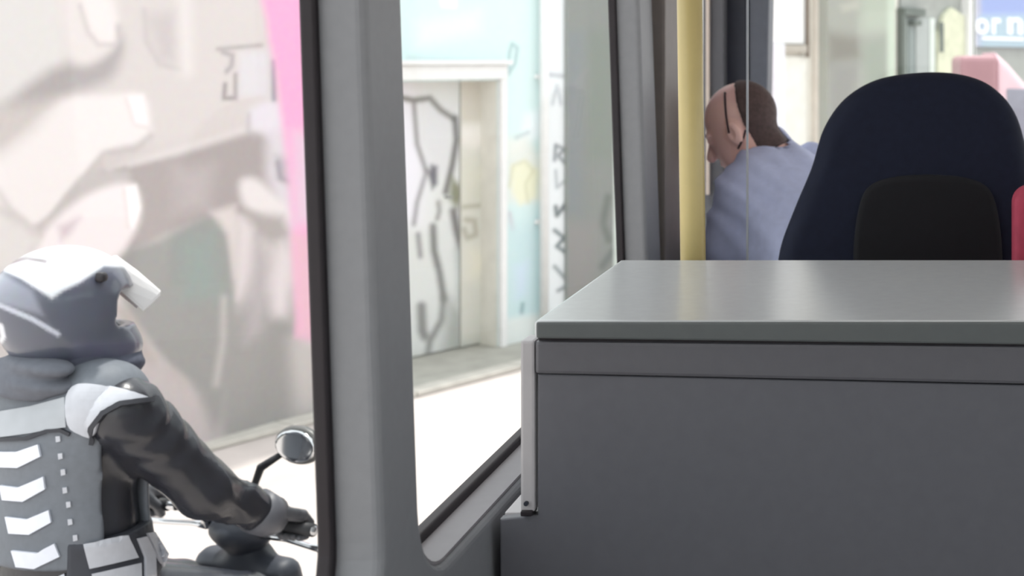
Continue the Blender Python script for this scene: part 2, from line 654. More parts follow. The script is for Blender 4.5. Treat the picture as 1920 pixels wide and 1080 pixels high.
def fgrid(name, fr, t0, t1, nn, z0, z1, step, base, layers, m, parent=None, hole=None, depth=0.0, k=1.0, kw=1.0, tone=1.0):
    nt_ = int((t1 - t0) / step) + 1; nz = int((z1 - z0) / step) + 1
    T, Z = np.meshgrid(np.linspace(t0, t1, nt_ + 1), np.linspace(z0, z1, nz + 1), indexing='ij')
    V = fxf(fr)(np.stack([T.ravel(), np.full(T.size, nn), Z.ravel()], 1))
    x, y = to_px(V)
    C = do_paint(x, y, base, layers, k, kw) * tone
    I = np.arange(T.size).reshape(T.shape)
    q = np.stack([I[:-1, :-1], I[1:, :-1], I[1:, 1:], I[:-1, 1:]], -1).reshape(-1, 4)
    if hole:
        tc = (T[:-1, :-1] + T[1:, 1:]).ravel() / 2; zc = (Z[:-1, :-1] + Z[1:, 1:]).ravel() / 2
        q = q[~((tc > hole[0]) & (tc < hole[1]) & (zc > hole[2]) & (zc < hole[3]))]
    if depth:      # give the slab its thickness
        k = len(V)
        Vb = fxf(fr)(np.array([[t0, nn - depth, z0], [t1, nn - depth, z0], [t1, nn - depth, z1], [t0, nn - depth, z1],
                               [t0, nn, z0], [t1, nn, z0], [t1, nn, z1], [t0, nn, z1]]))
        V = np.vstack([V, Vb]); C = np.vstack([C, np.tile(np.array(lin(base)), (8, 1))])
        q = q.tolist() + [[k + a for a in f] for f in ([1, 0, 3, 2], [0, 1, 5, 4], [1, 2, 6, 5], [2, 3, 7, 6], [3, 0, 4, 7])]
    return obj(name, V, q, m, parent, paint=C)

M_paint = paint_mat('wall_paint', 0.85, bump=0.15, scale=30)
M_white = mat('white_render', (228, 228, 227), 0.8, 0.03, 15)
M_conc = mat('grey_concrete', (150, 152, 150), 0.9, 0.12, 12, bump=0.3)
M_cream = mat('cream_render', (222, 219, 210), 0.85, 0.06, 8)

FM = plane_frame(510, 803, 24)
FF = plane_frame(880, 670, 33)
PAVE = 0.03
PN = 0.035

# road, pavement
M_road = mat('pale_road', (205, 196, 191), 0.9, 0.10, 3.0)
V = np.array([(-40, -30, 0), (40, -30, 0), (40, 60, 0), (-40, 60, 0), (-40, -30, -.2), (40, -30, -.2), (40, 60, -.2), (-40, 60, -.2)], float)
o = obj('road', V, [[0, 1, 2, 3], [7, 6, 5, 4], [0, 4, 5, 1], [1, 5, 6, 2], [2, 6, 7, 3], [3, 7, 4, 0]], M_road, loc=(0, 0, -.2))
tag(o, 'bright pale sunlit road beside the bus', kind='structure')
kA = fpt(plane_frame(780, 745, 28), 0, 0, 0)
FK = plane_frame(780, 745, 30)
M_pave = mat('grey_pavement', (168, 166, 158), 0.9, 0.10, 6)
a = np.array(FK[0])
pl = [a - FK[1] * 9, a + FK[1] * 14, a + FK[1] * 14 - FK[2] * 5, a - FK[1] * 9 - FK[2] * 5]
V = [(p[0], p[1], 0.002) for p in pl] + [(p[0], p[1], PAVE) for p in pl]
o = obj('pavement', V, [[3, 2, 1, 0], [4, 5, 6, 7], [0, 1, 5, 4], [1, 2, 6, 5], [2, 3, 7, 6], [3, 0, 4, 7]], M_pave)
tag(o, 'narrow grey pavement in front of the graffiti doorway', kind='structure')
M_kerb = mat('kerb_stone', (196, 192, 184), 0.85, 0.1, 9)
for i in range(-5, 9):
    fbox('kerb_stone', FK, i * 0.9 + 0.006, i * 0.9 + 0.894, -0.14, 0.012, 0.003, PAVE + 0.004, M_kerb, o, 0.008)

# ---- mural
mural_layers = [
    ('p', [(-50, 330), (300, 290), (480, 245), (560, 260), (560, 640), (600, 850), (-50, 900)], (206, 197, 196), 30),
    # dark block behind the figures
    ('p', [(190, 322), (330, 292), (480, 247), (520, 255), (530, 400), (430, 400), (330, 430), (240, 470), (255, 400), (250, 350)], (176, 166, 165), 8),
    ('p', [(330, 320), (400, 310), (390, 390), (330, 400)], (192, 182, 182), 20),
    ('s', [(205, 318), (330, 282), (470, 238)], (228, 220, 219), 7, .8, 9),
    ('p', [(215, 318), (235, 312), (240, 350), (222, 352)], (158, 150, 150), 6, .8),
    # grey green cloth
    ('p', [(225, 480), (300, 450), (395, 402), (425, 428), (438, 520), (440, 640), (400, 830), (360, 730), (320, 690), (280, 640), (240, 590)], (160, 158, 156), 10),
    ('p', [(330, 450), (400, 430), (420, 560), (340, 560)], (156, 165, 161), 25),
    ('p', [(425, 600), (545, 540), (560, 700), (580, 780), (430, 832), (410, 740)], (163, 160, 158), 18),
    ('s', [(420, 560), (418, 640), (405, 720)], (196, 190, 188), 8, 1, 10),
    ('p', [(218, 585), (250, 590), (300, 680), (350, 715), (330, 750), (270, 690)], (188, 178, 174), 10),
    ('p', [(230, 690), (300, 680), (370, 740), (410, 830), (250, 830)], (198, 188, 188), 18),
    # upper hand
    ('p', [(-80, -80), (90, -80), (130, 60), (120, 150), (60, 190), (-80, 250)], (226, 221, 219), 25),
    ('p', [(95, 130), (210, 95), (222, 60), (230, 95), (205, 150), (120, 180), (60, 220), (-40, 290), (-40, 240)], (178, 170, 170), 14),
    ('p', [(105, -60), (200, -60), (222, 30), (218, 80), (170, 120), (130, 100)], (230, 221, 219), 12),
    ('p', [(150, -20), (195, -20), (222, 60), (214, 80), (185, 82), (165, 50)], (240, 230, 229), 10),
    ('s', [(150, 10), (165, 60), (185, 84), (212, 84)], (200, 190, 190), 6, .9, 6),
    ('s', [(222, 50), (224, 90), (195, 130), (130, 150)], (180, 172, 173), 8, .8, 8),
    # faint drapery lines
    ('s', [(270, 20), (275, 80), (300, 120), (338, 130)], (196, 188, 187), 6, .9, 6),
    ('p', [(275, 30), (330, 20), (335, 120), (300, 110)], (204, 194, 194), 16),
    ('s', [(345, -40), (350, 130)], (232, 224, 222), 14, .9, 24),
    # middle finger
    ('p', [(-60, 330), (20, 260), (110, 190), (200, 178), (268, 178), (282, 230), (276, 262), (200, 285), (150, 340), (100, 400), (65, 425), (30, 400), (-60, 350)], (240, 232, 231), 9),
    ('p', [(-20, 200), (100, 190), (60, 240), (-20, 300)], (208, 199, 196), 22),
    ('p', [(240, 180), (268, 178), (278, 235), (252, 232)], (252, 240, 242), 5),
    ('s', [(236, 186), (252, 234), (278, 240)], (222, 208, 210), 4, .8, 4),
    ('s', [(282, 255), (255, 278), (195, 288), (150, 345), (95, 408), (72, 425)], (190, 182, 180), 8, .9, 9),
    # lower finger
    ('p', [(150, 335), (230, 318), (240, 340), (180, 372), (110, 420), (90, 425)], (196, 188, 187), 9),
    ('p', [(80, 440), (140, 380), (200, 350), (248, 345), (264, 385), (255, 430), (220, 480), (150, 520), (60, 520)], (244, 234, 235), 9),
    ('p', [(236, 350), (256, 346), (264, 390), (250, 430), (240, 420)], (254, 248, 248), 4),
    ('s', [(232, 356), (238, 400), (240, 425)], (224, 212, 212), 4, .8, 4),
    ('p', [(110, 425), (150, 408), (130, 440), (115, 450)], (214, 198, 204), 9),
    ('s', [(-10, 350), (20, 395), (60, 430), (75, 440)], (205, 198, 196), 8, .9, 9),
    ('p', [(-40, 380), (40, 420), (75, 450), (40, 500), (-40, 520)], (226, 220, 218), 12),
    # pale figure
    ('p', [(465, 210), (500, 190), (530, 200), (545, 260), (520, 262), (490, 250), (470, 240)], (230, 222, 230), 9),
    ('p', [(500, 250), (560, 230), (570, 430), (540, 450), (500, 330)], (222, 214, 220), 14),
    ('s', [(466, 215), (466, 245), (478, 258)], (190, 182, 186), 6, .8, 6),
    ('p', [(515, 290), (545, 300), (545, 350), (520, 335)], (190, 182, 188), 9),
    ('s', [(520, 305), (526, 335), (542, 340)], (150, 142, 152), 5, .8, 7),
    ('p', [(450, 340), (480, 335), (520, 370), (550, 400), (530, 420), (480, 400), (455, 380)], (234, 226, 226), 9),
    ('p', [(465, 400), (530, 405), (545, 440), (520, 460), (480, 440)], (178, 170, 168), 12),
    ('p', [(395, 398), (440, 385), (445, 420), (440, 520), (428, 440)], (222, 212, 210), 9),
    ('p', [(450, 410), (475, 430), (480, 500), (470, 520), (445, 560)], (226, 216, 217), 10),
    ('p', [(480, 440), (505, 500), (500, 620), (460, 640), (470, 520)], (186, 178, 180), 18),
    ('p', [(525, 455), (550, 480), (540, 600), (510, 600), (505, 540)], (224, 214, 216), 14),
    ('p', [(500, 600), (545, 600), (560, 760), (470, 790)], (158, 155, 153), 20),
    # small sign-like marks
    ('s', [(408, 92), (490, 85)], (168, 160, 160), 4, .9, 6),
    ('s', [(418, 98), (436, 104), (434, 124), (425, 134)], (170, 160, 162), 4, .9, 8),
    ('s', [(422, 158), (420, 184), (442, 184), (442, 140)], (140, 128, 130), 4, .9, 7),
    ('p', [(448, 100), (505, 95), (505, 180), (448, 180)], (222, 216, 220), 9),
    ('s', [(513, 116), (514, 186)], (150, 146, 160), 4, .95, 9),
    # pink upright band
    ('p', [(496, -120), (800, -120), (800, 660), (575, 640), (558, 600), (548, 440), (540, 330), (528, 230), (516, 130), (500, 40)], (246, 176, 214), 9),
    ('p', [(552, 250), (800, 250), (800, 420), (552, 420)], (226, 210, 222), 20, .85),
    ('p', [(550, 440), (800, 430), (800, 640), (560, 630)], (234, 188, 204), 12),
    ('p', [(545, 640), (800, 620), (800, 900), (560, 900)], (196, 190, 188), 20),
    # foot of the wall
    ('p', [(400, 838), (480, 812), (600, 778), (700, 770), (700, 900), (380, 900)], (222, 212, 208), 8),
]
mw = empty('mural_wall', fpt(FM, 0, 0, 0), 'long wall painted with a mural of huge pale hands and a pink band', 'wall')
tA, tB = t_at(FM, -700), t_at(FM, 655)
mural_layers = [((l[0], smooth_closed(l[1], 3)) + tuple(l[2:])) if l[0] == 'p' and len(l[1]) > 5 else l for l in mural_layers]
fgrid('mural', FM, tA, tB, 0.0, 0.0, 3.3, 0.011, (218, 209, 207), mural_layers, M_paint, mw, depth=0.25, k=1.35, tone=0.86)
fbox('coping', FM, tA - 0.02, tB + 0.02, -0.29, 0.03, 3.3, 3.36, M_conc, mw, 0.01)

# ---- turquoise building with the graffiti doorway
cb = empty('turquoise_building', fpt(FF, 0, 0, 0), 'pale turquoise house front with a white framed graffiti doorway', 'building')
hT0, hT1, hZ1 = t_at(FF, 690), t_at(FF, 933), z_at(FF, 880, 150)
cy_layers = [
    ('p', [(760, -80), (945, -80), (945, 100), (760, 118)], (206, 228, 227), 25),
    ('p', [(780, 40), (900, 20), (900, 60), (780, 90)], (218, 233, 233), 20),
    ('p', [(825, -5), (855, -5), (855, 14), (828, 12)], (246, 248, 248), 6),
    ('s', [(765, 108), (940, 116)], (180, 190, 194), 6, .6, 5),
    ('s', [(955, 100), (952, 140), (966, 118), (970, 90), (960, 82), (955, 100)], (150, 178, 180), 4, .8, 6),
    ('p', [(985, 215), (1020, 200), (1020, 260), (975, 265)], (228, 238, 240), 12),
    ('p', [(948, 262), (985, 255), (1018, 300), (1016, 380), (950, 380)], (222, 226, 220), 14),
    ('p', [(958, 312), (985, 300), (1010, 320), (1005, 370), (975, 385), (960, 360)], (230, 230, 204), 8),
    ('s', [(955, 350), (962, 310), (985, 302), (1000, 320), (985, 345), (990, 380)], (206, 206, 178), 4, .8, 5),
    ('s', [(968, 258), (990, 248)], (176, 190, 194), 5, .8, 7),
    ('s', [(955, 400), (962, 430)], (196, 190, 198), 5, .8, 8),
    ('p', [(950, 430), (1020, 400), (1020, 600), (955, 600)], (196, 219, 222), 30),
    ('p', [(965, 500), (990, 490), (985, 550), (968, 560)], (202, 218, 232), 14),
    ('s', [(980, 570), (978, 586)], (130, 160, 165), 4, .8, 7),
    ('p', [(940, 600), (1030, 585), (1030, 700), (940, 700)], (224, 230, 228), 10),
    # white panel with black lettering-like scrawl
    ('p', [(1026, -90), (1075, -90), (1075, 620), (1026, 620)], (228, 232, 234), 5),
    ('s', [(1030, 140), (1068, 144)], (176, 180, 186), 4, .9, 8),
    ('s', [(1036, 195), (1044, 160), (1052, 195)], (165, 172, 178), 4, .8, 5),
    ('s', [(1040, 300), (1042, 272), (1058, 280), (1046, 292), (1060, 306)], (110, 118, 124), 4, .95, 6),
    ('s', [(1042, 320), (1044, 352), (1058, 340)], (150, 158, 162), 4, .8, 5),
    ('s', [(1042, 388), (1044, 404), (1060, 384)], (96, 106, 108), 4, .95, 8),
    ('s', [(1040, 432), (1058, 446), (1044, 462), (1062, 474)], (90, 104, 106), 4, .95, 7),
    ('s', [(1040, 500), (1058, 520)], (120, 132, 136), 4, .9, 7),
    ('s', [(1046, 545), (1060, 538)], (110, 120, 126), 4, .9, 6),
]
BT = 5.2
bt0, bt1 = t_at(FF, 600), t_at(FF, 1065, PN) - 0.004
fgrid('wall', FF, bt0, bt1, 0.0, PAVE, 3.6, 0.013, (208, 228, 227), cy_layers, M_paint, cb, hole=(hT0, hT1, 0, hZ1))
fbox('rear_block', FF, bt0, bt1, -3.0, -0.24, PAVE, 3.6, M_cream, cb)
fbox('roof_edge', FF, bt0, bt1, -3.0, 0.06, 3.6, 3.72, M_white, cb, 0.01)
# doorway: reveals, frame, two leaves
fbox('reveal', FF, hT1, hT1 + 0.05, -0.235, -0.003, PAVE, hZ1, M_cream, cb)
fbox('reveal', FF, hT0 - 0.05, hT0, -0.235, -0.003, PAVE, hZ1, M_cream, cb)
fbox('reveal', FF, hT0 - 0.05, hT1 + 0.05, -0.235, -0.003, hZ1, hZ1 + 0.04, M_cream, cb)
lt = z_at(FF, 880, 122)
fr_ = fbox('door_frame', FF, hT0 - 0.07, t_at(FF, 944), 0.0, 0.05, hZ1 + 0.005, lt, M_white, cb, 0.006)
fbox('jamb', FF, hT1 + 0.0, t_at(FF, 944), 0.0, 0.045, PAVE, hZ1 + 0.004, M_white, fr_, 0.006)
fbox('jamb', FF, hT0 - 0.07, hT0, 0.0, 0.045, PAVE, hZ1 + 0.004, M_white, fr_, 0.006)
fbox('cornice', FF, hT0 - 0.1, t_at(FF, 944) + 0.02, 0.0, 0.085, lt + 0.002, lt + 0.035, M_white, fr_, 0.006)
leaf_layers = [
    ('p', [(690, 150), (775, 150), (800, 300), (790, 420), (690, 420)], (232, 230, 238), 20),
    ('p', [(790, 190), (850, 200), (848, 330), (810, 330), (786, 260)], (212, 212, 214), 14),
    ('s', [(690, 170), (775, 188), (806, 184), (826, 206), (850, 222)], (112, 110, 104), 4, .95, 8),
    ('s', [(776, 195), (782, 270), (798, 318), (812, 330)], (128, 126, 128), 4, .95, 6),
    ('p', [(808, 308), (820, 312), (820, 345), (810, 356), (804, 330)], (104, 104, 112), 4),
    ('s', [(800, 320), (782, 380), (776, 420)], (140, 138, 142), 4, .9, 6),
    ('s', [(853, 222), (856, 262), (848, 310), (836, 360)], (98, 96, 96), 4, .95, 9),
    ('p', [(846, 330), (866, 350), (868, 372), (856, 392), (842, 372)], (128, 130, 108), 6),
    ('s', [(822, 380), (824, 396), (820, 410)], (130, 128, 128), 4, .9, 6),
    ('s', [(850, 396), (856, 430), (864, 462)], (104, 100, 98), 5, .95, 11),
    ('s', [(812, 425), (814, 470), (824, 510), (832, 560)], (112, 112, 110), 5, .95, 10),
    ('s', [(784, 440), (788, 480)], (130, 130, 134), 4, .9, 7),
    ('s', [(832, 560), (828, 600), (806, 640), (802, 665)], (128, 128, 126), 5, .9, 9),
    ('s', [(790, 575), (792, 620), (796, 630)], (130, 130, 128), 5, .9, 14),
    ('s', [(862, 470), (866, 520), (866, 560)], (168, 178, 176), 8, .9, 12),
    ('p', [(840, 560), (890, 600), (890, 670), (850, 690), (830, 650)], (160, 164, 158), 14, .8),
    ('p', [(700, 690), (880, 650), (880, 720), (700, 760)], (176, 180, 172), 14, .8),
]
leaf_r = [
    ('p', [(858, 150), (940, 150), (940, 232), (858, 235)], (206, 200, 188), 10),
    ('p', [(862, 235), (940, 228), (940, 262), (890, 278), (862, 268)], (232, 228, 222), 9),
    ('s', [(905, 280), (898, 320)], (196, 196, 192), 7, .7, 10),
    ('p', [(858, 300), (940, 300), (940, 380), (858, 385)], (210, 209, 196), 20),
    ('s', [(868, 388), (940, 382)], (166, 164, 146), 4, .9, 6),
    ('s', [(874, 412), (890, 414), (892, 440), (876, 446), (870, 430)], (168, 164, 148), 4, .85, 9),
    ('p', [(880, 470), (920, 470), (920, 520), (880, 520)], (228, 224, 208), 16),
    ('p', [(858, 640), (940, 640), (940, 700), (858, 700)], (186, 190, 182), 14, .8),
]
dl = fgrid('door_leaf', FF, hT0, t_at(FF, 861, -.2), -0.2, PAVE + 0.01, hZ1, 0.012, (216, 218, 216), leaf_layers, M_paint, cb, depth=0.03, k=1.5, kw=1.25)
dl['label'] = 'white door leaf covered in thin black graffiti'
dr = fgrid('door_leaf', FF, t_at(FF, 861, -.2) + 0.008, hT1, -0.185, PAVE + 0.01, hZ1, 0.014, (214, 213, 204), leaf_r, M_paint, cb, depth=0.03, k=1.5)
dr['label'] = 'plain cream door leaf'
tube('handle', [fpt(FF, t_at(FF, 866), -0.18, 1.15), fpt(FF, t_at(FF, 866), -0.13, 1.15), fpt(FF, t_at(FF, 872), -0.13, 1.15)], 0.009, M_conc, dr, 8)
# rain pipe
pt = t_at(FF, 1021, 0.06)
dp = tube('rain_pipe', [fpt(FF, pt, 0.055, PAVE), fpt(FF, pt, 0.055, 3.58)], 0.034, M_white, cb, 14)
for z in (0.9, 2.0, 3.1):
    fbox('bracket', FF, pt - 0.05, pt + 0.05, 0.0, 0.03, z, z + 0.03, M_white, dp)

# ---- grey corner pier
gp = empty('grey_pier', fpt(FF, t_at(FF, 1110), 0, 0), 'weathered grey concrete pier with smudged graffiti beside the turquoise house', 'pillar')
g0, g1 = t_at(FF, 1065, PN), t_at(FF, 1150, PN)
pier_layers = [
    ('p', [(1100, 60), (1150, 60), (1150, 300), (1100, 300)], (150, 158, 150), 25),
    ('p', [(1060, 60), (1095, 60), (1090, 400), (1060, 400)], (152, 158, 160), 20),
    ('s', [(1140, 370), (1130, 420), (1142, 450)], (116, 124, 118), 7, .8, 12),
    ('s', [(1094, 500), (1092, 530)], (104, 108, 106), 5, .85, 9),
    ('s', [(1128, 500), (1150, 470)], (120, 126, 124), 7, .8, 12),
    ('p', [(1060, 420), (1120, 420), (1110, 570), (1060, 570)], (164, 162, 160), 20),
]
fgrid('pier_face', FF, g0, g1, PN, PAVE, 4.6, 0.016, (156, 160, 156), pier_layers, M_paint, gp, depth=0.2, tone=0.72)
fbox('lit_edge', FF, g1 + 0.002, t_at(FF, 1172, PN), -0.1, PN - 0.004, PAVE, 4.6, mat('lit_edge', (196, 204, 198), 0.85, 0.06, 9), gp, 0.01)  # paler strip paints light along the pier's right edge

# ---- cream building seen through the windscreen
bb = empty('cream_building', fpt(FF, t_at(FF, 1500), 0, 0), 'cream house front with grey green bay behind the driver', 'building')
T = lambda px, nn=0.0: t_at(FF, px, nn)
ZP = lambda px, py, nn=0.0: z_at(FF, px, py, nn)
fbox('wall', FF, T(1176), T(1684), -2.5, 0.0, PAVE, 4.8, M_cream, bb)
fbox('wall_panel', FF, T(1432), T(1511), 0.0, 0.05, ZP(1470, 82), 4.2, M_white, bb, 0.008)
fbox('panel_shadow', FF, T(1450), T(1506), 0.0, 0.08, ZP(1470, 98), ZP(1470, 84), mat('shadow_taupe', (176, 170, 160), 0.8), bb, 0.01)  # taupe bar standing in for the shadow below the white panel
fbox('corner_block', FF, T(1438), T(1458), 0.0, 0.09, PAVE, ZP(1446, 82), mat('lilac_white', (220, 220, 228), 0.8, 0.04), bb, 0.01)
fbox('lower_panel', FF, T(1466), T(1508), 0.0, 0.03, PAVE, ZP(1480, 106), mat('pale_cream', (226, 225, 218), 0.8, 0.05, 8), bb, 0.008)
tube('drain_pipe', [fpt(FF, T(1514, .07), 0.07, ZP(1514, 108)), fpt(FF, T(1514, .07), 0.07, 4.2)], 0.022, mat('brown_pipe', (128, 116, 104), 0.6), bb, 10)
for a, b_, c in ((1522, 1532, (222, 214, 204)), (1536, 1550, (232, 224, 210))):
    fbox('pilaster', FF, T(a), T(b_), 0.0, 0.07, PAVE, 4.6, mat('pilaster_%d' % a, c, 0.8, 0.08, 5), bb, 0.012)
bay_layers = [
    ('p', [(1550, 60), (1610, 70), (1620, 110), (1552, 120)], (146, 144, 136), 18),
    ('p', [(1610, -40), (1680, -40), (1680, 60), (1615, 60)], (184, 192, 178), 18),
    ('p', [(1575, 10), (1610, 0), (1612, 16), (1580, 22)], (190, 190, 180), 8),
    ('p', [(1555, 120), (1612, 120), (1600, 200), (1555, 220)], (160, 160, 156), 16),
    ('p', [(1618, 80), (1662, 70), (1665, 160), (1622, 160)], (160, 168, 156), 16),
    ('p', [(1664, -60), (1690, -60), (1690, 260), (1664, 260)], (204, 216, 200), 6),  # pale stripe paints the lit edge of the bay
]
fgrid('bay', FF, T(1552, .18), T(1678, .18), 0.18, PAVE, 4.6, 0.02, (172, 174, 166), bay_layers, M_paint, bb, depth=0.19, tone=0.8)

# ---- shop with blue sign
sb = empty('shop_building', fpt(FF, T(1780), 0, 0), 'grey shop front with glazed doorway at the street end', 'building')
M_grey = mat('shop_grey', (158, 161, 157), 0.7, 0.08, 6)
M_dgrey = mat('shop_dark_grey', (96, 104, 98), 0.6, 0.08, 8)
fbox('wall', FF, T(1688), T(2160), -2.5, 0.0, PAVE, 4.8, M_grey, sb)
fbox('lintel', FF, T(1682), T(1722), 0.0, 0.1, ZP(1700, 30), ZP(1700, 16), M_dgrey, sb, 0.01)
df = fbox('door_frame', FF, T(1681), T(1688), 0.0, 0.08, PAVE, ZP(1684, 16), M_dgrey, sb, 0.01)
for a, b_, c in ((1690, 1695, (190, 200, 194)), (1698, 1710, (126, 136, 134)), (1712, 1736, (160, 166, 164)), (1738, 1748, (206, 214, 208))):
    fbox('door_panel', FF, T(a), T(b_), 0.0, 0.04, PAVE, ZP(a, 34), mat('panel_%d' % a, c, 0.5, 0.05), sb, 0.006)
fbox('lamp', FF, T(1698), T(1712), 0.0, 0.12, ZP(1704, 48), ZP(1704, 38), M_dgrey, sb, 0.015)
M_olive = mat('pale_olive', (204, 206, 182), 0.8, 0.1, 9)
V, Fc = plate_geo([(T(1748), ZP(1750, 150)), (T(1752), ZP(1750, 60)), (T(1762), ZP(1765, 28)), (T(1776), ZP(1776, 14)), (T(1800), ZP(1800, 30)), (T(1802), ZP(1800, 150))], [], 0.06, 0.008)
V = fxf(FF)(np.stack([V[:, 0], 0.035 + V[:, 2], V[:, 1]], 1))
obj('shutter', V, [f[::-1] for f in Fc], M_olive, sb)
fbox('slot', FF, T(1752), T(1759), 0.06, 0.075, ZP(1755, 98), ZP(1755, 42), M_dgrey, sb)
fbox('white_post', FF, T(1801), T(1813), 0.0, 0.12, PAVE, 4.4, M_white, sb, 0.01)
tube('pipe', [fpt(FF, T(1823, .1), 0.1, PAVE), fpt(FF, T(1823, .1), 0.1, 4.4)], 0.03, M_dgrey, sb, 10)

sg = empty('shop_sign', fpt(FF, T(1880), 0.02, ZP(1880, 78)), 'blue shop sign with white lettering high on the street end', 'sign')
sgz0, sgz1 = ZP(1880, 88), ZP(1880, -90)
fgrid('board', FF, T(1829, .1), T(1990, .1), 0.1, sgz0, sgz1, 0.02, (150, 164, 208),
      [('p', [(1820, -200), (1840, -200), (1840, 120), (1820, 120)], (176, 178, 196), 5),
       ('p', [(1838, 30), (2000, 26), (2000, 120), (1838, 120)], (166, 186, 198), 10)], M_paint, sg, depth=0.08)
M_let = mat('white_letter', (240, 243, 250), 0.5, 0.02)
def letter(ch, px0, px1, py0, py1, parent):
    fc = bpy.data.curves.new('letter', 'FONT')
    fc.body = ch
    fc.size = 1
    fc.offset = 0.02
    fc.extrude = 0.05
    o = bpy.data.objects.new('letter', fc)
    COL.objects.link(o)
    dg = bpy.context.evaluated_depsgraph_get(); dg.update()
    me = bpy.data.meshes.new_from_object(o.evaluated_get(dg))
    bpy.data.objects.remove(o)
    bm = bmesh.new(); bm.from_mesh(me); bpy.data.meshes.remove(me)
    V, Fc = bm_out(bm)
    mn, mx = V.min(0), V.max(0)
    u = (V - mn) / (mx - mn)
    t0, t1 = T(px0, .12), T(px1, .12)
    z0, z1 = ZP(px0, py1, .12), ZP(px0, py0, .12)
    L = np.stack([t0 + u[:, 0] * (t1 - t0), 0.1 + u[:, 2] * 0.02, z0 + u[:, 1] * (z1 - z0)], 1)
    return obj('letter', fxf(FF)(L), Fc, M_let, parent)
letter('o', 1830, 1854, 34, 64, sg)
letter('r', 1861, 1877, 33, 64, sg)
letter('n', 1890, 1918, 32, 64, sg)
fbox('underline', FF, T(1840, .1), T(1918, .1), 0.1, 0.115, ZP(1880, 76), ZP(1880, 70), M_let, sg)

# ---- red van parked ahead
vn = empty('red_van', (0.55, 8.3, 0), 'red van with painted-in lit and shaded sides, parked ahead of the bus below the blue sign', 'van')
M_van_shade = mat('van_red_shaded', (168, 126, 132), 0.45, 0.04, 6)  # duller red paints the shaded rear face of the van
M_van_lit = mat('van_red_lit', (232, 200, 208), 0.4, 0.04, 6)  # pale tint paints the light on the van's lit side
vY = 8.3
vx0, vx1 = W(1800, 0, vY)[0], W(2060, 0, vY)[0]
vzt = W(0, 104, vY)[2]
V, Fc = box_geo(vx0, W(1872, 0, vY)[0], vY, vY + 1.5, 0.45, vzt, 0.05, 4)
vb = obj('rear_body', V, Fc, M_van_shade, vn)
V, Fc = plate_geo([(W(1866, 0, vY)[0], 0.45), (vx1, 0.45), (vx1, vzt - 0.55), (W(1925, 0, vY)[0], vzt - 0.18), (W(1890, 0, vY)[0], vzt - 0.05), (W(1866, 0, vY)[0], vzt + 0.02)], [], 1.45, 0.04)
V = np.stack([V[:, 0], vY + 0.75 - V[:, 2], V[:, 1]], 1)
obj('cab', V, Fc, M_van_lit, vn)
box('side_window', W(1888, 0, vY)[0], W(1960, 0, vY)[0], vY + 0.015, vY + 0.05, vzt - 0.7, vzt - 0.2, mat('van_glass', (150, 150, 162), 0.15), vn, 0.01)
for xx in (vx0 + 0.25, vx1 - 0.3):
    for yy in (vY + 0.05, vY + 1.25):
        V, Fc = tube_geo([(xx, yy, 0.32), (xx, yy + 0.2, 0.32)], 0.32, 20)
        obj('wheel', V, Fc, M_rubber, vn, smooth=False)

# ------------------------------------------------------------------ cabinet in the bus
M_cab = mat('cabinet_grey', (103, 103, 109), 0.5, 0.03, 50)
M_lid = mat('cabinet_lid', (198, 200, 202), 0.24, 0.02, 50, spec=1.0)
M_alu = mat('pale_edge_strip', (188, 184, 186), 0.45, 0.03, 30)
CY = 1.993
cx = lambda px: (px - VX) / FPX * CY
cz = lambda py: EYE - (py - VY) / FPX * CY
CX0, CX1 = cx(1003), 0.62
CYB = CY * 490 / 377.0
cab = empty('cabinet', (0, CY + 0.3, FLOOR), 'large grey cabinet with a flat lid behind the driver', 'cabinet')
# lid; its lower edge runs very slightly out of level as in the photo
def tiltz(V, zl):
    V = V.copy()
    k = (V[:, 0] - CX0) / (cx(1920) - CX0)
    V[:, 2] -= np.where(V[:, 2] < zl, 1, 0) * k * (12 / FPX * CY)
    return V
V, Fc = box_geo(CX0, CX1, CY - 0.006, CYB, cz(633), cz(600), 0.007, 3)
obj('lid', tiltz(V, cz(618)), Fc, M_lid, cab)
V, Fc = box_geo(CX0 + 0.004, CX1 - 0.004, CY - 0.0095, CY - 0.003, cz(632), cz(602), 0.003, 2)
obj('lid_front_shade', tiltz(V, cz(618)), Fc, mat('lid_shade_grey', (96, 100, 100), 0.55, 0.03, 40), cab)  # dark bar puts shade on the front face of the lid
V, Fc = box_geo(CX0 + 0.004, CX1 - 0.004, CY + 0.006, CYB - 0.01, cz(641), cz(634) + 0.002, 0)
obj('seal', tiltz(V, cz(600)), Fc, M_rubber, cab)
V, Fc = box_geo(CX0, CX1, CY, CYB - 0.005, cz(701), cz(640), 0.005, 2)
k = (V[:, 0] - CX0) / (cx(1920) - CX0)
V[:, 2] -= np.where(V[:, 2] < cz(670), 20, 10) * k / FPX * CY
obj('upper_rail', V, Fc, mat('rail_grey', (101, 100, 105), 0.48, 0.03, 50), cab)
V, Fc = plate_geo([(CX0 + 0.002, cz(703)), (CX0 + 0.002, cz(968)), (cx(935), cz(976)), (cx(935), FLOOR), (CX1 - 0.002, FLOOR), (CX1 - 0.002, cz(703))][::-1], [], 0.02, 0.003)
V = np.stack([V[:, 0], CY + 0.016 - V[:, 2], V[:, 1]], 1)
k = np.clip((V[:, 0] - CX0) / (cx(1920) - CX0), 0, None)
V[:, 2] -= np.where(V[:, 2] > cz(800), 21, 0) * k / FPX * CY
obj('front_panel', V, Fc, M_cab, cab)
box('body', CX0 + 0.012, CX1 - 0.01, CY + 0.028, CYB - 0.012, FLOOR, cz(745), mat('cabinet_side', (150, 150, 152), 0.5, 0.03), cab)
box('side_step', cx(935), CX0 + 0.01, CY + 0.027, CYB - 0.02, FLOOR, cz(972), M_alu, cab, 0.004)
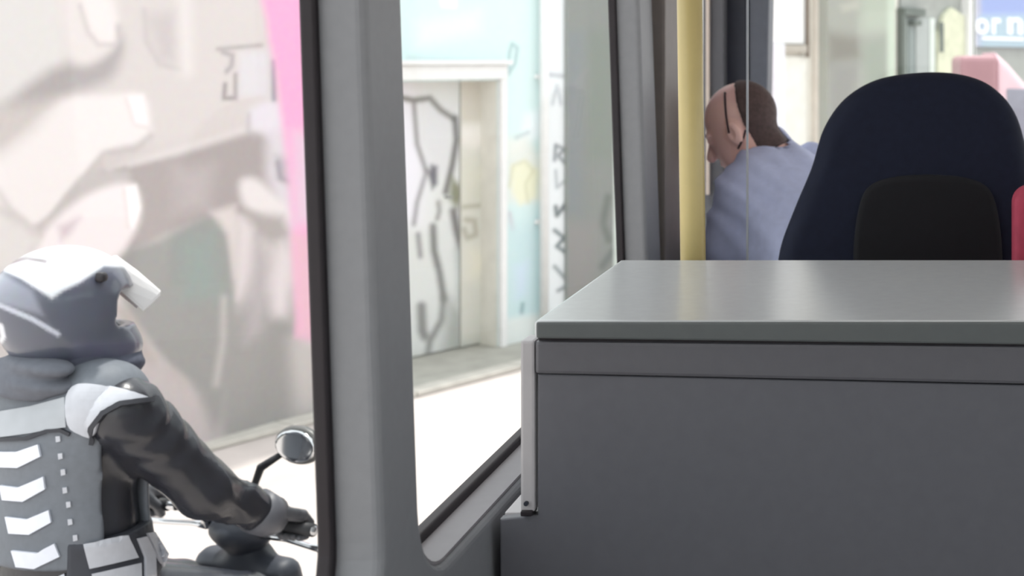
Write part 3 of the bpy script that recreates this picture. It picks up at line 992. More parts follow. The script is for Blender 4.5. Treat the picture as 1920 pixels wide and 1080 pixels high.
st = box('edge_strip', cx(974), cx(1001), CY + 0.004, CY + 0.05, cz(962), cz(640), M_alu, cab, 0.004)
V, Fc = tube_geo([(cx(986), CY + 0.006, cz(945)), (cx(986), CY, cz(945))], 0.0035, 10)
obj('screw', V, Fc, M_dark, st)
box('foot_clip', cx(976), cx(998), CY - 0.002, CY + 0.03, cz(968), cz(958), M_rubber, st, 0.002)
# pale conduit below the window
o = box('pale_conduit', cx(897), cx(917), 2.0, 2.03, FLOOR, 1.46, M_alu, None, 0.004)
tag(o, 'pale vertical conduit on the wall left of the grey cabinet', 'conduit')

# ------------------------------------------------------------------ yellow pole, clear screen
PY = 2.66
gp_ = empty('grab_pole', W(1298, 800, PY) * np.array((1, 1, 0)) + np.array((0, 0, FLOOR)), 'yellow upright grab pole behind the cabinet', 'pole')
M_yel = mat('pole_yellow', (190, 172, 116), 0.35, 0.04, 20)
p0 = W(1299.5, 480, PY); p1 = W(1293, 0, PY)
dp_ = (p1 - p0) / (p1[2] - p0[2])
pole_at = lambda z: tuple(p0 + dp_ * (z - p0[2]))
tube('pole', [pole_at(FLOOR + 0.02), pole_at(CEIL - 0.02)], 0.0243, M_yel, gp_, 24)
tube('flange', [pole_at(FLOOR), pole_at(FLOOR + 0.03)], 0.05, M_yel, gp_, 20)
tube('flange', [pole_at(CEIL - 0.03), pole_at(CEIL)], 0.05, M_yel, gp_, 20)

SY = 2.80
sc = empty('clear_screen', W(1370, 600, SY) * np.array((1, 1, 0)) + np.array((0, 0, FLOOR)), 'narrow clear screen right of the yellow pole', 'screen')
sx0, sx1 = W(1330, 0, SY)[0], W(1402, 0, SY)[0]
box('sheet', sx0, sx1 - 0.003, SY, SY + 0.005, FLOOR + 0.06, CEIL, M_clear, sc)
box('polished_edge', sx1 - 0.003, sx1 + 0.001, SY - 0.001, SY + 0.006, FLOOR + 0.06, CEIL, mat('polished_edge', (150, 154, 162), 0.3, 0.02), sc)
box('foot_rail', sx0, sx1, SY - 0.015, SY + 0.02, FLOOR, FLOOR + 0.065, M_dark, sc, 0.004)

# ------------------------------------------------------------------ driver's seat
DY = 3.03
M_seat = mat('seat_fabric', (22, 27, 45), 0.8, 0.12, 60, spec=0.25)
M_seat2 = mat('seat_black', (17, 17, 22), 0.95, 0.1, 50)
ds = empty('driver_seat', (0.05, DY + 0.3, FLOOR), 'tall dark navy driver seat with rounded back', 'seat')
def seat_shape(pts, y0, depth, bevel):
    P = [(W(x, y, DY)[0], W(x, y, DY)[2]) for x, y in pts]
    V, Fc = plate_geo(P, [], depth, bevel, 5)
    return np.stack([V[:, 0], y0 + depth / 2 - V[:, 2], V[:, 1]], 1), Fc
out_ = smooth_closed([(1452, 560), (1457, 478), (1484, 400), (1517, 320), (1540, 245), (1580, 188), (1640, 152), (1720, 138), (1800, 140), (1862, 162), (1908, 212), (1932, 290), (1950, 400), (1958, 500), (1958, 640), (1880, 700), (1540, 700), (1460, 640)])
V, Fc = seat_shape(out_, DY, 0.15, 0.045)
V[:, 1] += (V[:, 2] - 1.5) * 0.10
obj('backrest', V, Fc, M_seat, ds, smooth=True)
inner = smooth_closed([(1600, 520), (1608, 400), (1640, 345), (1740, 330), (1840, 345), (1872, 400), (1880, 520), (1860, 640), (1620, 640)])
V, Fc = seat_shape(inner, DY - 0.02, 0.05, 0.014)
V[:, 1] += (V[:, 2] - 1.5) * 0.10
obj('back_shell', V, Fc, M_seat2, ds, smooth=True)
V, Fc = surface_nets(lambda p: rbox(p, (0.06, DY + 0.38, 1.44), (0.27, 0.27, 0.075), 0.05), (-0.3, DY, 1.3), (0.4, DY + 0.75, 1.6), 0.02)
obj('cushion', V, Fc, M_seat, ds, smooth=True)
box('pedestal', -0.12, 0.24, DY + 0.18, DY + 0.56, FLOOR + 0.02, 1.38, M_seat2, ds, 0.02)
box('base_plate', -0.18, 0.3, DY + 0.12, DY + 0.62, FLOOR, FLOOR + 0.025, M_dark, ds, 0.004)

# red seat at the frame's edge
rs = empty('passenger_seat', (0.46, 2.86, FLOOR), 'red seat back right of the navy driver seat', 'seat')
M_rseat = mat('red_fabric', (176, 58, 84), 0.7, 0.1, 50)
ry = 2.74
rx0, rx1 = W(1902, 0, ry)[0], W(1902, 0, ry)[0] + 0.42
rz = W(0, 352, ry)[2]
V, Fc = plate_geo(rrect(rx0, rx1, 1.42, rz, 0.035), [], 0.09, 0.02)
obj('backrest', np.stack([V[:, 0], ry + 0.045 - V[:, 2], V[:, 1]], 1), Fc, M_rseat, rs, smooth=True)
V, Fc = plate_geo(rrect(rx0, rx1, ry - 0.02, ry + 0.09, 0.03), [], 0.1, 0.02)
obj('cushion', np.stack([V[:, 0], V[:, 1], 1.37 + V[:, 2]], 1), Fc, M_rseat, rs, smooth=True)
for xx in (rx0 + 0.04, rx1 - 0.04):
    tube('leg', [(xx, ry + 0.035, FLOOR), (xx, ry + 0.035, 1.33)], 0.018, M_dark, rs, 10)

# ------------------------------------------------------------------ people: shared pieces
def head_geo(c, fwd, up, s=1.0, h=0.0055):
    R = frame_axes(fwd, up)
    def f(p):
        q = (p - np.array(c, np.float32)) @ R.T.astype(np.float32) / s
        d = ell(q, (0, -0.012, 0.035), (0.077, 0.097, 0.088))
        d = smin(d, ell(q, (0, 0.03, -0.035), (0.058, 0.062, 0.082)), 0.03)
        d = smin(d, ell(q, (0, 0.058, -0.088), (0.03, 0.026, 0.022)), 0.02)      # chin
        d = smin(d, cone(q, (0, 0.086, 0.012), (0, 0.112, -0.028), 0.009, 0.014), 0.012)   # nose
        d = smin(d, ell(q, (0, 0.085, -0.058), (0.024, 0.012, 0.008)), 0.006)     # lips
        for sx in (-1, 1):
            d = np.maximum(d, -ell(q, (sx * 0.033, 0.092, 0.008), (0.017, 0.014, 0.011)))
            d = smin(d, ell(q, (sx * 0.033, 0.076, 0.008), (0.014, 0.014, 0.012)), 0.003)
            d = smin(d, cone(q, (sx * 0.018, 0.087, 0.026), (sx * 0.05, 0.074, 0.024), 0.007, 0.006), 0.01)
            e = ell(q, (sx * 0.08, -0.004, -0.004), (0.011, 0.02, 0.032))
            e = np.maximum(e, -ell(q, (sx * 0.089, 0.002, 0.002), (0.006, 0.011, 0.018)))
            d = smin(d, e, 0.006)
        d = smin(d, cone(q, (0, -0.03, -0.06), (0, -0.05, -0.17), 0.055, 0.06), 0.025)   # neck
        return d * s
    c = np.array(c)
    V, Fc = surface_nets(f, c - 0.22 * s, c + 0.17 * s, h)
    return V, Fc, R, f

def hand_geo(C, B, Wd, U, rb=0.016, glove=0.0, h=0.0042):
    """hand closed on a bar through C along B; Wd points to the wrist, U is up; B points to the thumb side"""
    C, B, Wd, U = [np.array(v, np.float32) for v in (C, B, Wd, U)]
    g = glove
    def f(p):
        ds_ = []
        R = np.array([B, Wd, U])
        palm = rbox(p, C + Wd * 0.045 + U * (rb + 0.012), (0.041 + g, 0.042, 0.014 + g), 0.013, R)
        palm = smin(palm, cone(p, C + Wd * 0.08 + U * (rb + 0.012), C + Wd * 0.13 + U * 0.02, 0.026 + g, 0.027 + g), 0.02)
        d = palm
        for k, (o_, ln) in enumerate(((0.031, 0.95), (0.0105, 1.06), (-0.0105, 1.0), (-0.031, 0.8))):
            r = 0.0085 + g - (0.001 if k == 3 else 0)
            q = rb + 0.009
            a = C + B * o_ + Wd * 0.012 + U * (q + 0.007)
            b = C + B * o_ - Wd * (q * 1.05 * ln) + U * (q * 0.55)
            c_ = C + B * o_ - Wd * (q * 0.85 * ln) - U * (q * 0.8)
            e = C + B * o_ + Wd * (0.006 * ln) - U * (q * 1.05)
            fd = np.minimum(np.minimum(cone(p, a, b, r + 0.001, r), cone(p, b, c_, r, r - 0.0006)), cone(p, c_, e, r - 0.0006, r - 0.0015))
            d = smin(d, fd, 0.004)
        t0 = C + B * 0.036 + Wd * 0.06 + U * (rb + 0.004)
        t1 = C + B * 0.058 + Wd * 0.022 - U * 0.004
        t2 = C + B * 0.046 - Wd * 0.012 - U * (rb + 0.008)
        d = smin(d, np.minimum(cone(p, t0, t1, 0.014 + g, 0.0105 + g), cone(p, t1, t2, 0.0105 + g, 0.0085 + g)), 0.008)
        return d
    return surface_nets(f, C - 0.17, C + 0.17, h)

# ------------------------------------------------------------------ the bus driver
M_skin = paint_mat('skin', 0.55, scale=60)
M_shirt = mat('shirt_blue', (202, 209, 242), 0.85, 0.05, 40)
M_trs = mat('dark_trousers', (34, 36, 46), 0.85, 0.1, 50)
dvr = empty('person', (-0.2, DY + 0.5, FLOOR), 'bus driver in a light blue shirt leaning left past his seat', 'person')
HY = 3.81
hc = W(1391, 243, HY)
hfwd = (-0.86, 0.20, -0.46); hup = (-0.42, 0.02, 0.88)
HV, HF, HR, hf = head_geo(hc, hfwd, hup, 1.03, 0.0045)
sh = {k: np.array(v, float) for k, v in dict(
    pelvis=(0.02, DY + 0.36, 1.58), belly=W(1585, 560, 3.55), chest=W(1462, 392, 3.78), neck=W(1428, 288, 3.84),
    lsh=W(1408, 366, 3.70), lel=W(1372, 462, 3.72), lwr=W(1330, 520, 4.05), rsh=W(1512, 330, 3.95), rel=W(1500, 520, 4.15), rwr=W(1420, 540, 4.35)).items()}
def f_body(p):
    d = cone(p, sh['pelvis'], sh['belly'], 0.16, 0.155)
    d = smin(d, cone(p, sh['belly'], sh['chest'], 0.155, 0.15), 0.06)
    d = smin(d, cone(p, sh['chest'], sh['neck'], 0.13, 0.055), 0.05)
    for a in 'lr':
        d = smin(d, cone(p, sh[a + 'sh'], sh[a + 'el'], 0.075, 0.056), 0.045)
        d = smin(d, cone(p, sh[a + 'el'], sh[a + 'wr'], 0.05, 0.034), 0.02)
    d = smin(d, cone(p, sh['neck'], hc + np.array((0.03, -0.01, -0.03)), 0.058, 0.055), 0.03)
    for sx, ky in ((-1, 0.55), (1, 0.55)):
        hip = sh['pelvis'] + np.array((sx * 0.09, 0.05, -0.06)); kn = hip + np.array((sx * 0.06, 0.42, 0.02)); an = kn + np.array((0, 0.08, -0.46))
        d = smin(d, cone(p, hip, kn, 0.085, 0.06), 0.04)
        d = smin(d, cone(p, kn, an, 0.058, 0.042), 0.02)
        d = smin(d, cone(p, an + np.array((0, 0, -0.01)), an + np.array((0, 0.17, -0.045)), 0.042, 0.034), 0.02)
    return d
BV, BF = surface_nets(lambda p: smin(f_body(p), hf(p), 0.02), (-0.75, DY + 0.12, FLOOR - 0.02), (0.42, 4.62, 2.2), 0.0125)
# one continuous body; head sculpted again at finer size as its own skin part sits on the same surface
inhead = np.linalg.norm(BV - hc, axis=1) < 0.24
bx_, by_ = to_px(BV)
Cb = np.tile(np.array(lin((252, 204, 190))), (len(BV), 1))
Cb[BV[:, 2] < 1.55] = lin((34, 36, 46))
body = obj('body', BV, BF, M_skin, dvr, smooth=True, paint=Cb)
hair_px = [(1402, 176), (1425, 176), (1450, 196), (1470, 236), (1476, 262), (1440, 262), (1412, 262), (1398, 240), (1402, 210)]
x, y = to_px(HV)
Ch = do_paint(x, y, (253, 208, 196), [('p', hair_px, (64, 46, 46), 5), ('p', [(1330, 165), (1400, 160), (1400, 180), (1335, 195)], (248, 200, 194), 8)])
hd = obj('head', HV, HF, M_skin, body, smooth=True, paint=Ch)
# hair as a thin cap on the back of the head
def f_hair(p):
    q = (p - hc.astype(np.float32)) @ HR.T.astype(np.float32)
    d = np.maximum(hf(p) - 0.006, q[:, 1] + 0.036 + 0.15 * np.clip(q[:, 2], 0, .1))
    d = np.maximum(d, -(q[:, 2] + 0.088))
    return np.maximum(d, -(hf(p) + 0.004))
V, Fc = surface_nets(f_hair, hc - 0.2, hc + 0.2, 0.0045)
obj('hair', V, Fc, mat('dark_brown_hair', (84, 66, 64), 0.7, 0.25, 90), hd, smooth=True)
for sx in (-1, 1):
    ec = hc + (HR[0] * sx * 0.033 + HR[1] * 0.08 + HR[2] * 0.008) * 1.02
    V, Fc = surface_nets(lambda p: ell(p, ec, (0.011, 0.011, 0.011)), ec - 0.016, ec + 0.016, 0.003)
    dd = (V - ec) @ HR[1]
    obj('eye', V, Fc, M_skin, hd, smooth=True, paint=np.where((dd > 0.0095)[:, None], np.array(lin((50, 36, 30))), np.array(lin((225, 220, 215)))))
# shirt
def f_shirt(p):
    d = cone(p, sh['pelvis'], sh['belly'], 0.175, 0.172)
    d = smin(d, cone(p, sh['belly'], sh['chest'], 0.172, 0.172), 0.06)
    d = smin(d, cone(p, sh['chest'], sh['neck'], 0.15, 0.092), 0.05)
    for a in 'lr':
        d = smin(d, cone(p, sh[a + 'sh'], sh[a + 'el'], 0.094, 0.074), 0.05)
    d = smin(d, cone(p, sh['lel'], sh['lel'] * 0.6 + sh['lwr'] * 0.4, 0.07, 0.055), 0.03)
    d = smin(d, cone(p, sh['rel'], sh['rel'] * 0.6 + sh['rwr'] * 0.4, 0.07, 0.055), 0.03)
    # folds running from the shoulder down the back
    u = (p[:, 0] * 0.8 + p[:, 2] * 0.6) * 42 + 2.2 * np.sin(p[:, 2] * 14)
    d = d + 0.0045 * np.sin(u) + 0.003 * np.sin(u * 2.3 + p[:, 1] * 20)
    d = np.maximum(d, -(hf(p) - 0.004))
    return np.maximum(d, 1.5 - p[:, 2])
V, Fc = surface_nets(f_shirt, (-0.75, DY + 0.1, 1.46), (0.42, 4.35, 2.05), 0.011)
shirt = obj('shirt', V, Fc, M_shirt, body, smooth=True)
sbv = make_bvh((V, Fc))
hbv = make_bvh((HV, HF))
M_cord = mat('dark_cord', (46, 30, 40), 0.7)
def cast_line(pts, bvh, lift):
    out = []
    for x_, y_ in pts:
        d = (Vector(W(x_, y_, 1.0)) - Vector((0, 0, EYE))).normalized()
        h = bvh.ray_cast(Vector((0, 0, EYE)), d)
        if h[0] is not None: out.append(h[0] - d * lift)
    return out
for ln in (smooth_closed([(1360, 176), (1360, 200), (1363, 228), (1368, 256), (1371, 274)], 4)[:-8], [(1398, 244), (1395, 256), (1389, 268), (1384, 278)]):
    q = cast_line(ln, hbv, 0.003)
    if len(q) > 1: tube('ear_cord', q, 0.0028, M_cord, hd, 8)
for a, sd_ in (('l', 1), ('r', -1)):
    el, wr = sh[a + 'el'], sh[a + 'wr']
    d = (wr - el) / np.linalg.norm(wr - el)
    Bv = np.array((1.0 * sd_, 0, 0)); Bv = Bv - d * (Bv @ d); Bv /= np.linalg.norm(Bv)
    U_ = np.cross(Bv, -d) * sd_
    V, Fc = hand_geo(wr + d * 0.11 - U_ * 0.02, Bv, -d, U_, 0.014)
    obj('hand', V, Fc, M_skin, body, smooth=True, paint=np.tile(np.array(lin((252, 204, 190))), (len(V), 1)))

# ------------------------------------------------------------------ motor scooter and rider
PH = math.radians(22)
RF = np.array((math.sin(PH), math.cos(PH), 0)); RR = np.array((math.cos(PH), -math.sin(PH), 0)); RU = np.array((0, 0, 1.0))
C0 = np.array((-1.987, 3.311, 0))
def L(r, f, z):
    return C0 + RR * r + RF * f + RU * z
RM = np.array([RR, RF, RU])
def loc_nets(f, lo, hi, h):
    """signed-distance solid given in the rider's own right/forward/up axes"""
    V, Fc = surface_nets(f, lo, hi, h)
    return C0 + V @ RM, [q[::-1] for q in Fc] if np.linalg.det(RM) < 0 else Fc
A = np.array

scoot = empty('motor_scooter', L(0, 0.2, 0), 'dark motor scooter with round chrome mirror ridden beside the bus', 'scooter')
M_sct = mat('scooter_dark', (62, 66, 76), 0.5, 0.05, 20)
M_scw = mat('scooter_white', (226, 228, 234), 0.35, 0.03, 20, coat=0.4)
M_chrome = mat('chrome', (205, 207, 210), 0.12, 0.02, 30, metal=1.0)
M_tyre = mat('tyre_rubber', (34, 34, 36), 0.85, 0.1, 60)
M_blk = mat('scooter_black', (38, 38, 42), 0.5, 0.08, 40)
def lobj(name, geo, m, parent=None, smooth=True, paint=None):
    return obj(name, geo[0], geo[1], m, parent, smooth=smooth, paint=paint)
def wheel(fc):
    rr = 0.205
    pts = []
    V, Fc = [], []
    n, k = 36, 10
    for i in range(n):
        a = 2 * math.pi * i / n
        for j in range(k):
            b = 2 * math.pi * j / k
            R_ = rr + 0.05 * math.cos(b)
            V.append(L(0.05 * math.sin(b), fc + R_ * math.cos(a), 0.256 + R_ * math.sin(a)))
    for i in range(n):
        for j in range(k):
            Fc.append([i * k + j, i * k + (j + 1) % k, ((i + 1) % n) * k + (j + 1) % k, ((i + 1) % n) * k + j])
    t = obj('tyre', V, Fc, M_tyre, scoot, smooth=True)
    g = tube_geo([L(-0.035, fc, 0.256), L(0.035, fc, 0.256)], 0.16, 28)
    rm = obj('rim', g[0], g[1], M_chrome, t)
    g = tube_geo([L(-0.07, fc, 0.256), L(0.07, fc, 0.256)], 0.03, 14)
    obj('hub', g[0], g[1], M_blk, t, smooth=True)
wheel(0.86); wheel(-0.36)
lobj('front_shield', loc_nets(lambda p: np.maximum(smin(rbox(p, (0, 0.57, 0.58), (0.17, 0.045, 0.23), 0.04, [[1, 0, 0], [0, .955, .296], [0, -.296, .955]]), cone(p, (0, 0.54, 0.74), (0, 0.51, 0.83), 0.06, 0.045), 0.05), -ell(p, (0, 0.2, 0.55), (0.14, 0.33, 0.2))), (-.25, .35, .3), (.25, .75, 1.05), .011), M_sct, scoot)
lobj('front_fender', loc_nets(lambda p: np.maximum(np.maximum(ell(p, (0, 0.86, 0.256), (0.085, 0.29, 0.29)), -ell(p, (0, 0.86, 0.256), (0.07, 0.272, 0.272))), 0.33 - p[:, 2]), (-.12, .5, .2), (.12, 1.2, .6), .009), M_scw, scoot)
lobj('floorboard', loc_nets(lambda p: smin(rbox(p, (0, 0.30, 0.36), (0.15, 0.26, 0.04), 0.03), rbox(p, (0, 0.05, 0.45), (0.13, 0.1, 0.14), 0.05), 0.06), (-.2, -.1, .25), (.2, .62, .65), .012), M_blk, scoot)
lobj('rear_body', loc_nets(lambda p: smin(ell(p, (0, -0.22, 0.58), (0.19, 0.40, 0.16)), rbox(p, (0, 0.0, 0.55), (0.12, 0.12, 0.16), 0.05), 0.06), (-.25, -.7, .35), (.25, .22, .8), .012), M_scw, scoot)
lobj('saddle', loc_nets(lambda p: smin(rbox(p, (0, -0.03, 0.765), (0.13, 0.2, 0.05), 0.04), rbox(p, (0, -0.36, 0.785), (0.12, 0.16, 0.05), 0.045), 0.05), (-.2, -.6, .68), (.2, .22, .88), .012), M_blk, scoot)
lobj('tail_lamp', loc_nets(lambda p: rbox(p, (0, -0.62, 0.6), (0.07, 0.03, 0.035), 0.02), (-.1, -.68, .53), (.1, -.55, .66), .008), mat('red_lamp', (160, 30, 30), .3), scoot)
tube('fork', [L(0.07, 0.86, 0.256), L(0.06, 0.62, 0.7)], 0.02, M_chrome, scoot)
tube('fork', [L(-0.07, 0.86, 0.256), L(-0.06, 0.62, 0.7)], 0.02, M_chrome, scoot)
HZ, HFw = 0.935, 0.425
hbz = tube('handlebar', [L(-0.34, HFw - 0.01, HZ), L(-0.16, HFw, HZ), L(-0.06, HFw + 0.03, HZ + 0.0), L(0.06, HFw + 0.03, HZ + 0.0), L(0.16, HFw, HZ), L(0.34, HFw - 0.01, HZ)], 0.012, M_chrome, scoot)
lobj('headset', loc_nets(lambda p: smin(ell(p, (0, 0.50, 0.87), (0.10, 0.075, 0.045)), cone(p, (0, 0.5, 0.85), (0, 0.56, 0.72), 0.045, 0.05), 0.04), (-.2, .35, .6), (.2, .65, 1.02), .011), M_sct, scoot)
lobj('headlamp', loc_nets(lambda p: ell(p, (0, 0.575, 0.87), (0.05, 0.03, 0.036)), (-.08, .53, .81), (.08, .63, .93), .008), M_chrome, scoot)
for sx in (1, -1):
    tube('grip', [L(sx * 0.19, HFw, HZ), L(sx * 0.335, HFw - 0.01, HZ)], 0.0165, M_blk, hbz)
    lv = tube('brake_lever', [L(sx * 0.10, HFw + 0.045, HZ - 0.058), L(sx * 0.17, HFw + 0.06, HZ - 0.066), L(sx * 0.26, HFw + 0.05, HZ - 0.07), L(sx * 0.34, HFw + 0.03, HZ - 0.064)], [0.011, 0.008, 0.008, 0.011], M_chrome, hbz)
    tube('clamp', [L(sx * 0.10, HFw + 0.05, HZ - 0.058), L(sx * 0.10, HFw + 0.02, HZ + 0.005)], 0.014, M_chrome, hbz)
    # mirror: stalk, shell, glass
    mc = A((0.29, 0.40, 1.152)) * A((sx, 1, 1))
    stk = tube('mirror_stalk', [L(sx * 0.135, 0.405, HZ), L(sx * 0.15, 0.40, 1.04), L(sx * 0.175, 0.395, 1.085), L(mc[0] - sx * 0.06, mc[1] + 0.012, mc[2] - 0.03)], [0.009, 0.009, 0.011, 0.008], M_blk, scoot)
    q = lambda p, e=0.0: ell(p, mc + A((0, 0.012, 0)), (0.078 + e, 0.03, 0.05 + e))
    lobj('mirror_shell', loc_nets(lambda p: np.maximum(q(p), (mc[1] - 0.002) - p[:, 1]), mc - 0.11, mc + 0.11, .006), mat('mirror_shell', (92, 92, 90), .35, .05, 30), stk)
    lobj('mirror_glass', loc_nets(lambda p: np.maximum(ell(p, mc + A((0, 0.0, 0)), (0.069, 0.02, 0.042)), np.abs(p[:, 1] - mc[1] + 0.001) - 0.004 - 0.004 * np.clip(1 - ((p[:, 0] - mc[0]) / .069) ** 2, 0, 1)), mc - 0.1, mc + 0.1, .005), M_chrome, stk)
tube('exhaust', [L(0.13, -0.6, 0.3), L(0.13, -0.25, 0.28), L(0.1, 0.0, 0.27)], [0.045, 0.045, 0.02], M_chrome, scoot, 16)
tube('side_stand', [L(-0.1, 0.02, 0.3), L(-0.16, -0.14, 0.2)], 0.012, M_blk, scoot, 8)
box_ = box_geo(-0.09, 0.09, -0.7, -0.685, 0.36, 0.48, 0.004)
obj('number_plate', C0 + box_[0] @ RM, box_[1], M_scw, scoot)

# ---- rider
rid = empty('person', L(0, 0, 0), 'motorcyclist in white and grey helmet, black leather jacket and grey armoured vest', 'person')
J = dict(pel=A((0, 0.0, 0.90)), bel=A((0, -0.01, 1.05)), che=A((0, 0.0, 1.24)), nk=A((0, 0.0, 1.40)),
         sh=A((0.185, -0.01, 1.325)), el=A((0.235, 0.17, 1.10)), wr=A((0.255, 0.345, 0.985)),
         hip=A((0.09, 0.03, 0.87)), kn=A((0.12, 0.40, 0.735)), an=A((0.14, 0.40, 0.40)), toe=A((0.15, 0.56, 0.40)))
hcl = A((-0.005, -0.01, 1.555))       # head centre
MX = A((-1, 1, 1))
def arm(p, m_):
    d = cone(p, J['sh'] * m_, J['el'] * m_, 0.082, 0.064)
    d = smin(d, cone(p, J['el'] * m_, J['wr'] * m_, 0.062, 0.044), 0.03)
    s1 = np.linalg.norm(p - (J['el'] * m_ + A((0, 0.09, -0.03))), axis=1)
    u = p[:, 1] * 95 + p[:, 2] * 22 + 2.5 * np.sin(p[:, 0] * 60 + p[:, 2] * 25)
    d = d + 0.013 * (np.abs(np.sin(u * 0.5)) - 0.6) * np.exp(-(s1 / 0.11) ** 2)
    s2 = np.linalg.norm(p - (J['sh'] * m_ + A((0.03, 0.06, -0.02))), axis=1)
    return d + 0.005 * np.sin(p[:, 2] * 80 - p[:, 1] * 60 + 2 * np.sin(p[:, 0] * 50)) * np.exp(-(s2 / 0.11) ** 2)
def torso(p, e=0.0):
    d = ell(p, J['pel'], (0.205 + e, 0.14 + e, 0.13 + e))
    d = smin(d, ell(p, J['bel'], (0.178 + e, 0.125 + e, 0.16 + e)), 0.06)
    d = smin(d, ell(p, J['che'], (0.185 + e, 0.128 + e, 0.17 + e)), 0.06)
    d = smin(d, cone(p, (-0.13, -0.01, 1.35), (0.13, -0.01, 1.35), 0.07 + e, 0.07 + e), 0.05)
    return d
def f_rider(p):
    d = torso(p)
    d = smin(d, cone(p, J['nk'] - A((0, 0, .04)), hcl - A((0, 0, .05)), 0.062, 0.058), 0.03)
    for m_ in (A((1, 1, 1)), MX):
        d = smin(d, arm(p, m_), 0.03)
        d = smin(d, cone(p, J['hip'] * m_, J['kn'] * m_, 0.09, 0.064), 0.04)
        d = smin(d, cone(p, J['kn'] * m_, J['an'] * m_, 0.062, 0.046), 0.02)
        d = smin(d, cone(p, J['an'] * m_ + A((0, -0.02, 0.02)), J['toe'] * m_ + A((0, 0, 0.015)), 0.045, 0.036), 0.02)
    d = smin(d, ell(p, hcl + A((0, 0, 0.01)), (0.076, 0.092, 0.11)), 0.02)
    return d
RV = loc_nets(f_rider, (-.4, -.25, .33), (.4, .68, 1.72), 0.0085)
Rl = (RV[0] - C0) @ RM.T
Cr = np.tile(np.array(lin((46, 47, 54))), (len(Rl), 1))
Cr[Rl[:, 2] < 0.93] = lin((58, 61, 70))
Cr[(Rl[:, 2] < 0.46) & (Rl[:, 1] > 0.3)] = lin((34, 34, 36))
Cr[Rl[:, 2] > 1.47] = lin((196, 150, 130))
M_leather = paint_mat('leather', 0.27, bump=0.08, scale=45, spec=0.6)
rbody = lobj('body', RV, M_leather, rid, paint=Cr)
# gloves
for m_ in (1, -1):
    C_ = L(0.262 * m_, HFw - 0.003, HZ)
    wv = L(*(J['wr'] * A((m_, 1, 1)))) - C_
    Bv = -RR * m_
    wv = wv - Bv * (wv @ Bv); wv[2] *= 0.6; wv /= np.linalg.norm(wv)
    Uv = np.cross(wv, Bv) * m_
    if Uv[2] < 0: Uv = -Uv
    V, Fc = hand_geo(C_, Bv, wv, Uv, 0.0165, 0.0022)
    g_ = obj('glove', V, Fc, mat('glove_grey', (92, 93, 98), 0.5, 0.1, 60), rbody, smooth=True)
    tube('cuff', [L(*(J['wr'] * A((m_, 1, 1)) * 0.8 + J['el'] * A((m_, 1, 1)) * 0.2)), L(*(J['wr'] * A((m_, 1, 1)))), tuple(np.array(L(*(J['wr'] * A((m_, 1, 1))))) * .7 + np.array(C_) * .3 + np.array((0, 0, .008)))], [0.056, 0.052, 0.046], mat('cuff_grey', (100, 101, 108), 0.45, 0.06), rbody, 20)
# vest: a thick shell over the trunk
def f_vest(p):
    d = torso(p, 0.022)
    d = np.maximum(d, 0.985 - p[:, 2])
    for sx in (1, -1):
        d = np.maximum(d, -ell(p, (sx * 0.265, 0.03, 1.235), (0.125, 0.13, 0.17)))
    d = np.maximum(d, -cone(p, (0, 0, 1.38), (0, 0.02, 1.6), 0.075, 0.085))
    for sx in (1, -1):
        d = np.maximum(d, -rbox(p, (sx * 0.25, 0.005, 1.12), (0.17, 0.062, 0.2), 0.02))
    return d
VV = loc_nets(f_vest, (-.3, -.25, .95), (.3, .25, 1.5), 0.0075)
M_vest = mat('vest_grey', (112, 117, 125), 0.6, 0.06, 70)
vest = lobj('vest', VV, M_vest, rbody)
vb_ = make_bvh(VV, RV)
BGS = []
for sx in (1, -1):
    g = loc_nets(lambda p: np.maximum(np.maximum(np.abs(p[:, 2] - 0.985) - 0.06, 0.135 - sx * p[:, 0]), torso(p, 0.026)), (-.3, -.25, .88), (.3, .25, 1.1), 0.0075)
    BGS.append(g)
    lobj('belt_panel', g, mat('belt_dark', (58, 60, 68), 0.6, 0.1), vest)
bb_ = make_bvh(*BGS)
M_refl = mat('reflective_white', (232, 235, 246), 0.45, 0.03, 60)
M_silver = mat('silver_fabric', (196, 198, 206), 0.4, 0.04, 60)
M_pipe = mat('dark_piping', (52, 53, 60), 0.6, 0.1)
S36 = 300 / 1080.0
def cp(pts): return [(x_ * S36, 780 + y_ * S36) for x_, y_ in pts]
chev = [
    [(-60, 240), (120, 240), (265, 190), (282, 270), (130, 345), (-60, 340)],
    [(10, 465), (130, 480), (300, 405), (312, 490), (165, 575), (30, 565)],
    [(48, 678), (190, 695), (335, 632), (352, 715), (205, 798), (72, 790)],
    [(88, 905), (260, 922), (300, 895), (372, 858), (408, 945), (240, 1028), (120, 1015)],
    [(140, 1120), (300, 1130), (440, 1060), (460, 1150), (300, 1240), (160, 1230)],
]
for c in chev:
    patch('reflective_chevron', cp(c), vb_, M_refl, vest, 0.006, 6)
for a in [(-70, 905), (-60, 1015)]:
    pass
for q in [(395, 155), (410, 270), (428, 378), (440, 500), (463, 597), (474, 715), (508, 822), (520, 935), (545, 1040)]:
    x_, y_ = cp([q])[0]
    patch('stitch', [(x_ - 4, y_ - 5), (x_ + 4, y_ - 6), (x_ + 5, y_ + 4), (x_ - 3, y_ + 6)], vb_, M_silver, vest, 0.004, 5)
patch('yoke_band', [(-60, 775), (0, 772), (60, 762), (124, 745), (126, 800), (95, 805), (60, 812), (0, 820), (-60, 820)], vb_, mat('yoke_grey', (176, 180, 186), 0.5, 0.05), vest, 0.006, 8)
patch('piping', stripe([(-60, 826), (0, 824), (50, 822), (90, 808), (115, 806), (132, 814)], 7), vb_, M_pipe, vest, 0.007, 6)
